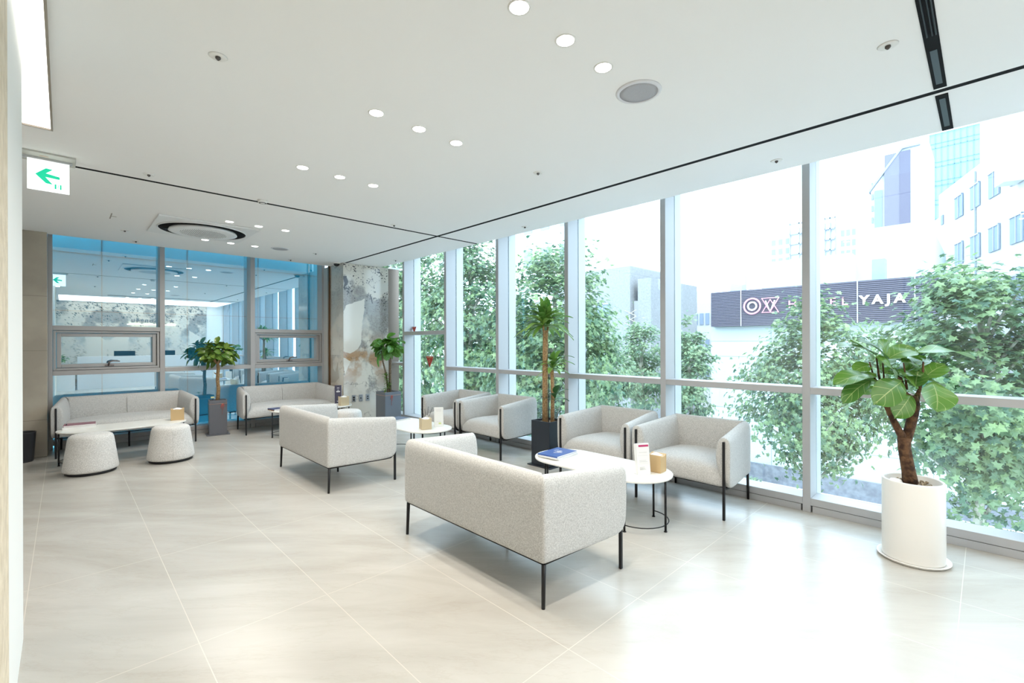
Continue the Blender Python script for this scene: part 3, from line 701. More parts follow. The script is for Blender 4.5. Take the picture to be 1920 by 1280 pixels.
def leaflet(x, y, rz, label, face, kind):
    t = thing('leaflet_holder', (x, y, TT), rz, label, 'leaflet holder', 'upright leaflet holders')
    h = .232 if kind != 'dark' else .31; w = .105; tilt = Matrix.Rotation(-.13, 3, 'X')
    ac = mat('acrylic', (.85, .87, .88), .1)
    MB().box((-w/2, -.028, 0), (w/2, .05, .012)).build('stand', ac, t, .002)
    body = MB().box((-w/2, -.028, .005), (w/2, .002, h), rot=tilt, piv=(0, -.02, 0)).build('leaflet_stack', mat('leaf_'+kind, face, .45), t, .0015)
    MB().box((-w/2+.008, .006, .005), (w/2+.008, .030, h*.97), rot=tilt, piv=(0, 0, 0)).build('leaflet_stack', M_paper, t, .0015)
    p = MB(); fy = -.0295
    def lp(a): return tilt @ (Vector(a)-Vector((0, -.02, 0))) + Vector((0, -.02, 0))
    def bar(x0, x1, z0, z1, mi):
        p.add([lp((x0, fy, z0)), lp((x1, fy, z0)), lp((x1, fy, z1)), lp((x0, fy, z1))], [(0, 1, 2, 3)], mi)
    if kind == 'magenta':
        bar(-.036, .046, h-.024, h-.010, 0)
        for z in (.165, .105, .095, .055, .045, .038): bar(-.035, .035*(.6+.4*math.sin(z*90)), z, z+.002, 1)
        bar(-.044, .044, .142, .1435, 2); bar(-.044, .044, .083, .0845, 2)
    elif kind == 'dark':
        for z, s in ((h-.05, .018), (h-.085, .012), (h-.105, .03), (h-.115, .026), (.05, .022), (.04, .018)): bar(-s, s, z, z+.004 if z < .1 else z+.009, 3)
    else:
        bar(.0, .03, .03, .05, 4)
        for z in (.20, .185, .06): bar(-.03, .03, z, z+.002, 1)
    p.build('print', [mat('magenta', (.50, .03, .14), .5), mat('print_grey', (.45, .45, .45), .6), mat('print_line', (.6, .6, .6), .6), mat('print_white', (.8, .8, .82), .6), mat('print_lime', (.62, .68, .30), .6)], body)
leaflet(3.165, 1.83, -.55, 'white leaflet holder with magenta header on the near table', (.80, .79, .77), 'magenta')
leaflet(3.235, 4.60, -.55, 'white leaflet box on the middle table beside the wooden tissue box', (.80, .80, .78), 'white')
leaflet(3.265, 7.50, -.35, 'tall dark purple leaflet holder on the back table', (.045, .04, .075), 'dark')

def magazines(x, y, rz, label, covers, group='magazine stacks', text=None):
    """each magazine is its own thing; covers: (w,d,h,colour,dx,dy,drz,label)"""
    z = TT+.0005; out = []
    for (w, d, h, m, dx, dy, dr, lb) in covers:
        t = thing('magazine', (x+dx, y+dy, z), rz+dr, lb, 'magazine', group)
        MB().box((-w/2+.002, -d/2+.002, .0008), (w/2-.002, d/2-.002, h-.0012)).build('pages', M_paper, t)
        MB().box((-w/2, -d/2, 0), (w/2, d/2, .0008)).box((-w/2, -d/2, h-.0012), (w/2, d/2, h)).box((-w/2-.0008, -d/2, 0), (-w/2, d/2, h)).build('cover', m, t)
        z += h+.0006; out.append((t, w, d, h))
    return out
blue = mat('cover_blue', (.055, .12, .36), .3); whc = mat('cover_white', (.75, .74, .72), .4)
o = magazines(3.14, 2.655, .08, '', [(.31, .22, .011, whc, .01, 0, .05, 'white magazine lowest in the stack on the near table'), (.31, .21, .010, whc, -.005, -.005, -.03, 'white magazine in the middle of the stack on the near table'),
     (.30, .21, .012, blue, 0, 0, 0, 'blue magazine with white script on top of the near table stack')], 'magazines on the near table')
tt, w, d, h = o[-1]; tb = MB()
tb.tube([(-.02, -.03, h+.0006), (.0, .0, h+.0006), (.03, -.02, h+.0006), (.02, .02, h+.0006), (.05, .03, h+.0006), (.045, -.02, h+.0006)], .0022, 5); tb.tube([(-.045, .01, h+.0006), (.0, -.05, h+.0006), (.01, .035, h+.0006)], .0022, 5)
tb.tube([(.02, .055, h+.0006), (.09, .05, h+.0006)], .0015, 5); tb.build('cover_script', mat('print_white'), tt)
magazines(3.12, 5.38, .2, '', [(.30, .22, .010, whc, .0, 0, .0, 'white magazine on the left end of the middle table'), (.29, .21, .010, mat('cover_slate', (.10, .13, .20), .4), 0, .005, .06, 'dark blue magazine on top of the white one on the middle table')], 'magazines on the middle table')
magazines(.135, 7.60, .0, '', [(.30, .24, .030, whc, .0, 0, .0, 'white magazine lowest in the stack on the far left table'), (.28, .22, .016, mat('cover_mauve', (.30, .11, .14), .4), .005, 0, -.04, 'mauve magazine on top of the stack on the far left table')], 'magazines on the far left table')
magazines(2.30, 7.47, .1, '', [(.16, .22, .014, mat('cover_brown', (.30, .17, .09), .5), .0, 0, .0, 'brown book lowest on the left end of the back table'), (.16, .21, .012, mat('cover_navy', (.06, .07, .16), .5), .0, 0, .05, 'navy book lying on the brown book of the back table')], 'books on the back table')
def tray():
    t = thing('acrylic_pen_tray', (.005, 7.56, TT), 0, 'small black pen stand left of the magazines on the far left table', 'pen holder')
    MB().box((-.012, -.02, 0), (.012, .02, .035)).build('cup', mat('acrylic'), t, .002); MB().tube([(0, 0, .01), (.02, .01, .06)], .006, 8).build('pen', M_black, t)
tray()

# ================================================================== PLANTERS AND PLANTS
def leaf(mb, base, tip, wv, shape='fig', droop=.12, cup=.10, nl=9, nw=4, wave=.0):
    base = Vector(base); tip = Vector(tip); wv = Vector(wv); ax = tip-base; L = ax.length; W = wv.length
    nrm = ax.normalized().cross(wv.normalized()).normalized()
    if nrm.z < 0: nrm = -nrm
    V = []; UV = []; F = []; ph = random.random()*6
    for i in range(nl+1):
        u = i/nl
        if shape == 'fig': w = (math.sin(PI*min(1, u*1.02))**.55)*(.62+.42*u)*(1 if u < .97 else .75)
        elif shape == 'strap': w = math.sin(PI*(u*.92+.05))**.8
        else: w = math.sin(PI*u)**.75
        w = max(w, .03)*W/2
        c = base + ax*u - Up*(droop*L*(u*u)) + nrm*(.10*L*math.sin(PI*u))
        for j in range(-nw, nw+1):
            v = j/nw
            V.append(c + wv.normalized()*(w*v) + nrm*(cup*W*(v*v) + wave*W*math.sin(u*9+ph+j*.2)*abs(v))); UV += [(v, u)]
    k = 2*nw+1
    for i in range(nl):
        for j in range(k-1): a = i*k+j; F.append((a, a+1, a+k+1, a+k))
    mb.add(V, F, 0, True, UV)

M_leafF = leaf_mat('fig_leaf', (.06, .16, .03), (.16, .34, .05), (.42, .50, .20), .28, .22)
M_leafR = leaf_mat('rubber_leaf', (.05, .12, .015), (.17, .28, .04), (.28, .36, .12), .25, .22)
M_leafG = leaf_mat('fiddle_leaf', (.05, .17, .02), (.15, .36, .05), (.28, .42, .15), .3, .3)
M_leafD = leaf_mat('dracaena_leaf', (.09, .22, .04), (.30, .48, .10), None, .3, .3)
M_leafS = leaf_mat('small_leaf', (.06, .16, .02), (.22, .36, .07), None, .4, .3)

def pebbles(parent, pts, z, r=.022):
    for (x, y) in pts:
        m = MB(); n = 8; prof = [(0, -r*.4), (r*.7, -r*.3), (r, 0), (r*.75, r*.45), (0, r*.6)]
        m.lathe(prof, (x, y, z+r*.35), 12); m.build('pebble', M_pebble, parent)

def big_fig():
    random.seed(5)
    cx, cy = 3.94, .335
    t = thing('potted_fiddle_leaf_fig', (cx, cy, 0), 0, 'large fiddle leaf fig with branching brown trunk in tall white pot at right', 'potted plant')
    r = .158
    p = MB().lathe([(0, .012), (r, .012), (r+.001, .02), (r, .506), (r-.004, .512), (r-.012, .512), (r-.016, .506), (r-.016, .46), (0, .46)], n=64).build('pot', M_pot, t)
    MB().lathe([(0, 0), (r+.012, 0), (r+.028, .016), (r+.028, .020), (r+.020, .020), (r+.006, .010), (0, .010)], n=64).build('saucer', M_pot, t)
    s = MB(); V = []; F = []; n = 24
    s.lathe([(r-.017, .462), (.10, .472), (.05, .478), (0, .480)], n=40)
    for i in range(160):
        a = random.random()*2*PI; rr = (r-.024)*math.sqrt(random.random()); z = .474; e = .005+.005*random.random()
        R = Matrix.Rotation(random.random()*3, 3, Vector((random.random(), random.random(), random.random())).normalized()); s.box((rr*math.cos(a)-e, rr*math.sin(a)-e*.7, z), (rr*math.cos(a)+e, rr*math.sin(a)+e*.7, z+e), rot=R)
    s.build('soil', M_soil, t)
    MB().lathe([(0, 0), (.03, .004), (.036, .016), (.028, .03), (0, .036)], (-.075*Rt.x-.09*0, .08, .478), 14).build('pebble', M_pebble, t)
    # trunk and branch paths with radii, leaves as (base, tip, width vector), metres around the pot
    TR = [([(-0.011,0.011,0.489), (-0.019,0.018,0.558), (-0.029,0.028,0.637), (-0.039,0.038,0.720), (-0.039,0.038,0.782)], [0.042, 0.037, 0.035, 0.034, 0.036]),
          ([(-0.036,0.035,0.761), (-0.066,0.064,0.830), (-0.098,0.095,0.920), (-0.123,0.119,0.996), (-0.138,0.134,1.075)], [0.027, 0.021, 0.018, 0.016, 0.012]),
          ([(-0.034,0.033,0.754), (-0.014,0.014,0.837), (0.001,-0.001,0.920), (0.008,-0.008,0.999), (0.003,-0.003,1.051)], [0.029, 0.028, 0.029, 0.031, 0.024]),
          ([(-0.002,0.001,1.024), (-0.036,0.035,1.075), (-0.051,0.050,1.155), (-0.061,0.059,1.196)], [0.02, 0.012, 0.008, 0.005]),
          ([(0.013,-0.013,1.017), (0.033,-0.032,1.093), (0.048,-0.047,1.196), (0.050,-0.049,1.272)], [0.02, 0.01, 0.007, 0.005]),
          ([(-0.051,0.050,0.810), (-0.076,0.074,0.837)], [0.018, 0.008]),
          ([(-0.138,0.134,1.065), (-0.157,0.153,1.196), (-0.167,0.163,1.307)], [0.008, 0.006, 0.004]),
          ([(-0.133,0.129,1.093), (-0.133,0.129,1.179), (-0.138,0.134,1.265)], [0.008, 0.005, 0.004]),
          ([(-0.145,0.141,1.093), (-0.180,0.175,1.179), (-0.200,0.194,1.272)], [0.008, 0.005, 0.004]),
          ([(-0.051,0.050,1.145), (-0.096,0.093,1.231), (-0.123,0.119,1.300)], [0.008, 0.005, 0.004]),
          ([(-0.026,0.026,1.093), (-0.034,0.033,1.196), (-0.041,0.040,1.265)], [0.008, 0.005, 0.004])]
    LV = [((0.009,-0.093,1.146),(-0.050,-0.118,0.969),(0.187,-0.182,-0.037)),
          ((-0.142,0.041,1.147),(-0.358,0.153,1.018),(-0.029,-0.140,-0.140)),
          ((-0.075,0.003,1.057),(-0.215,0.069,0.926),(0.002,-0.118,-0.093)),
          ((-0.136,0.118,1.300),(-0.185,0.152,1.421),(-0.135,0.031,-0.058)),
          ((-0.115,0.112,1.290),(0.013,-0.013,1.355),(0.078,0.125,0.085)),
          ((-0.140,0.067,1.166),(-0.298,0.151,1.310),(-0.134,-0.051,-0.072)),
          ((-0.180,0.161,1.311),(-0.377,0.339,1.376),(-0.122,-0.111,-0.040)),
          ((-0.150,0.111,1.284),(-0.325,0.247,1.417),(-0.126,-0.078,-0.059)),
          ((-0.151,0.181,1.282),(-0.230,0.293,1.414),(-0.128,-0.061,-0.050)),
          ((-0.193,0.159,1.181),(-0.416,0.348,1.134),(-0.109,-0.127,-0.065)),
          ((-0.232,0.184,1.154),(-0.396,0.301,1.014),(-0.056,-0.115,-0.057)),
          ((-0.165,0.188,1.251),(-0.225,0.274,1.208),(-0.049,-0.089,-0.064)),
          ((0.035,-0.006,1.320),(0.345,-0.279,1.295),(0.130,0.130,0.048)),
          ((0.046,-0.044,1.155),(0.152,-0.148,1.255),(0.070,0.139,0.069)),
          ((0.099,-0.040,1.274),(0.033,0.080,1.304),(-0.107,-0.094,-0.047)),
          ((0.060,-0.030,1.240),(0.001,0.055,1.271),(-0.101,-0.081,-0.053)),
          ((0.022,-0.036,1.169),(-0.092,0.061,1.194),(-0.105,-0.096,-0.048)),
          ((0.080,-0.050,1.153),(0.192,-0.131,1.113),(0.101,0.083,0.050)),
          ((-0.017,-0.018,1.099),(-0.106,0.034,1.186),(-0.126,-0.037,-0.073)),
          ((-0.159,0.134,1.132),(-0.247,0.198,1.140),(-0.084,-0.080,-0.059)),
          ((0.093,-0.006,1.319),(0.226,-0.053,1.335),(0.075,0.084,0.041)),
          ((-0.135,0.110,1.208),(-0.066,0.022,1.157),(0.113,0.078,0.060)),
          ((0.016,-0.015,1.107),(0.028,-0.027,1.217),(0.028,0.147,0.013)),
          ((0.052,0.033,1.192),(0.226,-0.053,1.296),(0.081,0.127,0.054)),
          ((0.058,0.041,1.227),(0.090,0.108,1.346),(-0.144,-0.070,-0.011)),
          ((0.053,0.060,1.191),(0.241,-0.011,1.251),(0.095,0.120,0.046)),
          ((0.139,-0.037,1.192),(0.349,-0.144,1.183),(0.108,0.108,0.049)),
          ((-0.050,0.153,1.191),(-0.038,0.246,1.273),(-0.120,-0.066,-0.027)),
          ((0.006,0.029,1.073),(0.100,-0.027,1.024),(0.099,0.068,0.050)),
          ((-0.107,0.160,1.096),(-0.150,0.258,1.056),(-0.071,-0.099,-0.045)),
          ((0.092,0.036,1.226),(0.315,-0.055,1.206),(0.101,0.097,0.055)),
          ((-0.011,0.081,1.228),(0.002,0.137,1.189),(-0.052,-0.124,-0.038)),
          ((-0.087,0.154,1.228),(0.033,0.107,1.304),(0.068,0.113,0.047)),
          ((0.156,-0.012,1.189),(0.381,-0.092,1.219),(0.084,0.097,0.055))]
    tr = MB()
    for P, R_ in TR: tr.tube(P, R_, 12)
    tr.build('trunk', M_bark, t)
    fo = MB()
    for A_, B_, W_ in LV: leaf(fo, A_, B_, W_, 'fig', droop=.03, cup=.06, wave=.035, nl=12, nw=5)
    fo.build('foliage', M_leafF, t)
big_fig()

def crown(mb, c, rx, rz, n, L, W, shape='fig', seed=1, up=.0, droop=.25, inner=.35):
    random.seed(seed); c = Vector(c)
    for i in range(n):
        a = random.random()*2*PI; e = math.asin(random.uniform(-.75, 1)); d = Vector((math.cos(a)*math.cos(e), math.sin(a)*math.cos(e), math.sin(e)))
        q = random.uniform(inner, .72); b_ = c + Vector((d.x*rx, d.y*rx, d.z*rz))*q
        l = L*random.uniform(.75, 1.15); nn = (d*.8 + Vector((random.uniform(-.5, .5), random.uniform(-.5, .5), .45+random.uniform(-.3, .4)))).normalized()
        tg = (d*random.uniform(.3, .9) + Vector((random.uniform(-1, 1), random.uniform(-1, 1), up-random.uniform(0, .6)))*.8); dd = (tg - nn*tg.dot(nn)*.75).normalized()
        side = dd.cross(nn).normalized()
        leaf(mb, b_, b_+dd*l, side*W*random.uniform(.8, 1.1), shape, droop, .10, 6, 2)

def square_planter(t, w, d, h, m, plate=True, taper=1.0, string=False):
    b = MB(); x, y = w/2, d/2; th = .012
    b.box((-x, -y, .012), (x, -y+th, h)).box((-x, y-th, .012), (x, y, h)).box((-x, -y+th, .012), (-x+th, y-th, h)).box((x-th, -y+th, .012), (x, y-th, h)).box((-x+th, -y+th, .012), (x-th, y-th, .03))
    b.build('planter', m, t, .002)
    if plate: MB().box((-x-.035, -y-.035, 0), (x+.035, y+.035, .012)).build('base_plate', m, t, .002)
    MB().box((-x+th, -y+th, h-.05), (x-th, y-th, h-.028)).build('soil', M_soil, t)
    if string:
        z = h-.055; s = MB(); q = [(-x-.002, -y-.002, z), (x+.002, -y-.002, z), (x+.002, y+.002, z), (-x-.002, y+.002, z), (-x-.002, -y-.002, z)]
        for i in range(4): s.tube([q[i], q[i+1]], .002, 6)
        st = s.build('string', mat('string_pink', (.62, .35, .24), .8), t)
        b_ = MB(); bx_ = string
        b_.tube([(bx_, -y-.004, z), (bx_-.02, -y-.012, z-.03), (bx_-.022, -y-.006, z-.07), (bx_-.008, -y-.006, z-.02), (bx_, -y-.004, z)], .0028, 6)
        b_.tube([(bx_, -y-.004, z), (bx_+.02, -y-.012, z-.015), (bx_+.022, -y-.006, z-.05), (bx_+.006, -y-.006, z-.02), (bx_, -y-.004, z)], .0028, 6)
        b_.tube([(bx_, -y-.004, z), (bx_+.012, -y-.006, z-.06), (bx_+.004, -y-.004, z-.10)], .002, 6); b_.tube([(bx_, -y-.004, z), (bx_-.004, -y-.004, z-.17)], .0016, 6)
        b_.build('bow', mat('string_red', (.55, .12, .09), .8), st)

def plant_rubber():
    t = thing('potted_rubber_tree', (1.715, 8.33, 0), -.12, 'rubber plant standard with round leafy crown in grey planter between the sofas', 'potted plant')
    square_planter(t, .235, .20, .535, M_greyp, string=.055)
    tr = MB(); tr.tube([(.0, 0, .50), (.012, 0, .7), (.0, .0, .85), (.01, 0, 1.02), (.0, 0, 1.12)], [.028, .025, .024, .023, .02], 12)
    for a in range(6): tr.tube([(0, 0, 1.08), (.09*math.cos(a), .09*math.sin(a), 1.2), (.16*math.cos(a+.2), .16*math.sin(a+.2), 1.30)], [.012, .008, .005], 6)
    tr.tube([(-.012, 0, .93), (-.045, -.01, .955)], [.01, .006], 6)
    tr.build('trunk', M_bark2, t)
    f = MB(); crown(f, (0, 0, 1.25), .30, .20, 170, .15, .082, 'oval', 3, .25, .10, .35); f.build('foliage', M_leafR, t)
    pebbles(t, [(-.075, -.06), (-.02, -.07), (.065, -.06), (.03, .03)], .49)
    s = MB().tube([(-.07, -.03, .50), (-.07, -.035, .58)], .002, 6).build('label_stick', M_black, t); MB().box((-.092, -.039, .565), (-.048, -.035, .592)).build('label_card', mat('label_lime', (.6, .62, .35), .5), s)
plant_rubber()

def plant_fiddle():
    t = thing('potted_fiddle_leaf_fig', (4.02, 7.20, 0), 0, 'fiddle leaf fig in blue-grey square planter in front of the marble column', 'potted plant')
    square_planter(t, .30, .32, .575, M_greyp2, plate=False, string=-.03)
    tr = MB(); tr.tube([(.03, 0, .53), (.035, 0, .8), (.04, 0, 1.05), (.04, .0, 1.3), (.03, 0, 1.42)], [.026, .024, .022, .016, .01], 12)
    tr.tube([(.0, 0, .53), (-.035, 0, .85), (-.10, 0, 1.08), (-.12, .02, 1.3)], [.018, .016, .013, .008], 10); tr.tube([(.035, 0, 1.05), (-.02, -.03, 1.2), (-.06, -.05, 1.35)], [.012, .008, .005], 8)
    tr.build('trunk', M_bark3, t)
    f = MB(); crown(f, (-.02, 0, 1.34), .27, .25, 60, .19, .165, 'fig', 11, .3, .08, .3); f.build('foliage', M_leafG, t)
    g = MB(); random.seed(4)
    for i in range(70):
        z = .56 + .33*random.random(); a = random.random()*6.28; c = Vector((-.06+.02*math.sin(z*20), -.05, z)); d = Vector((math.cos(a), math.sin(a), random.uniform(-.1, .6))).normalized()
        leaf(g, c+d*.008, c+d*.075, d.cross(Up).normalized()*.03, 'oval', .2, .1, 4, 1)
    g.build('underplanting', M_leafS, t); pebbles(t, [(.02, -.1), (.07, -.09), (.0, -.06)], .53)
plant_fiddle()

def plant_dracaena():
    t = thing('potted_dracaena', (4.01, 3.53, 0), 0, 'tall dracaena with cut cane trunks in black square planter by the window', 'potted plant')
    square_planter(t, .275, .275, .515, M_navyp, plate=True)
    tr = MB(); tr.tube([(-.03, .02, .47), (-.028, .02, 1.0), (-.02, .02, 1.535)], [.034, .032, .031], 14); tr.tube([(.04, -.03, .47), (.045, -.03, .8), (.03, -.035, 1.09)], [.024, .022, .022], 12)
    tr.lathe([(.0315, 1.528), (.034, 1.533), (.034, 1.545), (0, 1.548)], (-.02, .02, 0), 14)
    tr.build('trunk', M_bark2, t)
    MB().tube([(.005, -.005, .48), (.01, -.005, 1.08)], .006, 6).build('support_stick', M_black, t)
    def head(mb, c, n, L, W, sd, el0, el1):
        random.seed(sd)
        for i in range(n):
            a = i*2.399+random.random()*.5; q = i/n; e = el0+(el1-el0)*q + random.uniform(-.15, .15); d = Vector((math.cos(a)*math.cos(e), math.sin(a)*math.cos(e), math.sin(e)))
            l = L*random.uniform(.75, 1.1); side = d.cross(Up).normalized(); b_ = Vector(c)+Vector((0, 0, .08*q)); leaf(mb, b_, b_+d*l, side*W*random.uniform(.8, 1.1), 'strap', .22, .12, 9, 2)
    f = MB(); st = MB()
    for (x, y) in ((-.075, .0), (.03, .03), (-.01, .06)): st.tube([(-.02+(x+.02)*.3, .02, 1.50), (x, y, 1.54), (x*1.1, y, 1.60)], [.012, .012, .013], 8)
    st.build('shoot', M_bark2, t)
    head(f, (-.08, .0, 1.58), 24, .34, .075, 1, -.25, 1.35); head(f, (.03, .03, 1.58), 26, .36, .078, 2, -.3, 1.35); head(f, (-.01, .06, 1.60), 18, .34, .075, 6, .0, 1.4)
    f.build('foliage', M_leafD, t)
    f = MB(); head(f, (.03, -.04, 1.09), 22, .19, .062, 3, -.2, 1.3); head(f, (.06, -.06, 1.13), 8, .30, .06, 8, .1, .6); f.build('foliage', M_leafD, t)
    f = MB(); head(f, (.06, -.05, .72), 8, .22, .075, 4, .0, 1.0); f.build('foliage', leaf_mat('dark_strap_leaf', (.025, .07, .02), (.06, .15, .05), None, .3, .15), t)
plant_dracaena()

# ================================================================== SMALL THINGS ON WALLS
def outlets():
    for i, (x, lb) in enumerate(((3.652, 'left wall socket plate with two round holes on the marble column'), (3.782, 'middle wall plate with one small round jack on the marble column'), (3.912, 'right wall plate with two square data ports on the marble column'))):
        t = thing('wall_socket', (x, 7.7505, .435), 0, lb, 'wall socket', 'socket plates on the column')
        MB().box((-.036, -.008, -.06), (.036, 0, .06)).build('plate', mat('plate_steel', (.42, .44, .47), .35, .6), t, .002)
        bk = mat('socket_black', (.012, .012, .014), .4)
        if i == 0:
            for z in (.021, -.021):
                m = MB(); m.lathe([(0, 0), (.018, 0), (.018, .003), (0, .003)], n=20); o = m.build('socket', bk, t); o.rotation_euler = (PI/2, 0, 0); o.location = (0, -.0078, z)
        elif i == 1:
            o = MB().lathe([(0, 0), (.012, 0), (.012, .003), (0, .003)], n=20).build('jack', bk, t); o.rotation_euler = (PI/2, 0, 0); o.location = (0, -.0078, 0)
        else:
            for z in (.02, -.02): MB().box((-.013, -.0105, z-.010), (.013, -.0078, z+.010)).build('port', bk, t)
outlets()
def bin_():
    t = thing('waste_bin', (-.36, 8.02, 0), 0, 'dark charcoal waste bin against the beige stone wall at left', 'waste bin')
    MB().lathe([(0, .002), (.095, .0), (.10, .01), (.122, .345), (.125, .352), (.119, .352), (.117, .34), (.094, .02), (0, .02)], n=40).build('body', mat('bin_charcoal', (.022, .023, .027), .45), t)
bin_()
def pennant(y, z, label, big=True):
    t = thing('pennant', (4.575, y, z), 0, label, 'pennant', 'red pennants on the window')
    k = 1.0 if big else .6
    f = MB(); V = [(0, .11*k, 0), (0, -.11*k, 0), (0, 0, -.195*k), (.004, .11*k, 0), (.004, -.11*k, 0), (.004, 0, -.195*k)]
    f.add(V, [(0, 2, 1), (3, 4, 5), (0, 1, 4, 3), (1, 2, 5, 4), (2, 0, 3, 5)]).build('flag', mat('pennant_red', (.42, .03, .03), .6), t)
    g = MB(); g.box((-.0015, -.075*k, -.028*k), (-.0003, .075*k, -.014*k)).lathe([(.018*k, 0), (.026*k, 0), (.026*k, .0005)], n=12)
    e = MB(); e.box((-.0015, -.07*k, -.026*k), (-.0003, .07*k, -.014*k)); e.tube([(-.001, .022*k*math.cos(a), -.075*k+.028*k*math.sin(a)) for a in [i*PI/6 for i in range(12)]], .003*k, 5, closed=True)
    e.build('emblem', mat('emblem_gold', (.55, .38, .16), .5), t)
    MB().tube([(-.001, .11*k, .002), (-.001, 0, .006), (-.001, -.11*k, .002)], .0035, 6).build('cord', mat('cord_white', (.8, .78, .72), .7), t)
pennant(6.77, 1.172, 'red triangular pennant hanging inside the first window left of the armchairs')
pennant(7.26, 1.70, 'small red pennant higher up at the left end of the window', False)

# ---- reception desk behind the camera (seen in the blue glass)
def reception():
    t = thing('reception_desk', (2.2, -2.1, 0), 0, 'long white reception desk seen mirrored in the blue glass', 'reception desk')
    MB().box((-1.9, 0, 0), (1.9, .22, 1.02)).box((-1.9, -.45, .72), (1.9, 0, .75)).build('counter', mat('desk_white', (.72, .73, .74), .3), t, .004)
    MB().box((-1.9, .221, .56), (1.9, .222, .565)).build('reveal', M_groove, t)
    for x, lb in ((1.45, 'black flat monitor on the mirrored reception desk, left one'), (2.55, 'black flat monitor on the mirrored reception desk, right one')):
        m = thing('monitor', (x, -2.35, .751), 0, lb, 'monitor', 'reception monitors')
        MB().box((-.27, 0, .10), (.27, .02, .43)).build('screen', M_black, m, .003); MB().box((-.09, -.08, 0), (.09, .08, .01)).box((-.02, 0, .01), (.02, .015, .1)).build('stand', M_black, m)
    p = thing('potted_bush', (-.1, -1.9, 0), 0, 'potted bush in white bowl beside the mirrored reception desk', 'potted plant')
    MB().box((-.35, -.25, 0), (.35, .25, .62)).build('plinth', M_white, p); MB().lathe([(0, .62), (.10, .62), (.17, .70), (.18, .80), (.165, .80), (.1, .78), (0, .78)], n=32).build('bowl', M_pot, p)
    f = MB(); crown(f, (0, 0, .98), .22, .16, 90, .10, .035, 'oval', 31, .3, .1, .2); f.build('foliage', M_leafS, p)
reception()

# ================================================================== OUTDOORS
GZ = -4.8
def ground():
    bx('ground', (4.9, -40, GZ-.3), (140, 90, GZ), mat('asphalt', (.38, .39, .40), .9, noise_col=(3, (.32, .33, .34), 6, .3, .7)), kind='structure')
    bx('pavement', (19.6, -30, GZ), (22.0, 60, GZ+.14), mat('paving', (.56, .56, .56), .9), kind='structure').name = 'trim_3'
    bx('pavement', (5.2, -30, GZ), (9.9, 60, GZ+.14), MATS['paving'], kind='structure').name = 'trim_4'
ground()

def win_grid(mb, o, xd, w, h, nx, nz, ww, wh, x0, z0, dx, dz, nrm, mi):
    o = Vector(o); xd = Vector(xd); nrm = Vector(nrm)
    for i in range(nx):
        for j in range(nz):
            a = o + xd*(x0+i*dx) + Up*(z0+j*dz)
            V = [a+nrm*.03, a+xd*ww+nrm*.03, a+xd*ww+Up*wh+nrm*.03, a+Up*wh+nrm*.03]; V += [v-nrm*.06 for v in V]
            mb.add(V, [(0, 1, 2, 3), (0, 4, 5, 1), (1, 5, 6, 2), (2, 6, 7, 3), (3, 7, 4, 0)], mi)

def rbox(mb, o, xd, yd, w, d, h, mi=0):
    o = Vector(o); xd = Vector(xd); yd = Vector(yd)
    V = [o, o+xd*w, o+xd*w+yd*d, o+yd*d]; V += [v+Up*h for v in V]
    mb.add(V, [(0, 3, 2, 1), (4, 5, 6, 7), (0, 1, 5, 4), (1, 2, 6, 5), (2, 3, 7, 6), (3, 0, 4, 7)], mi)

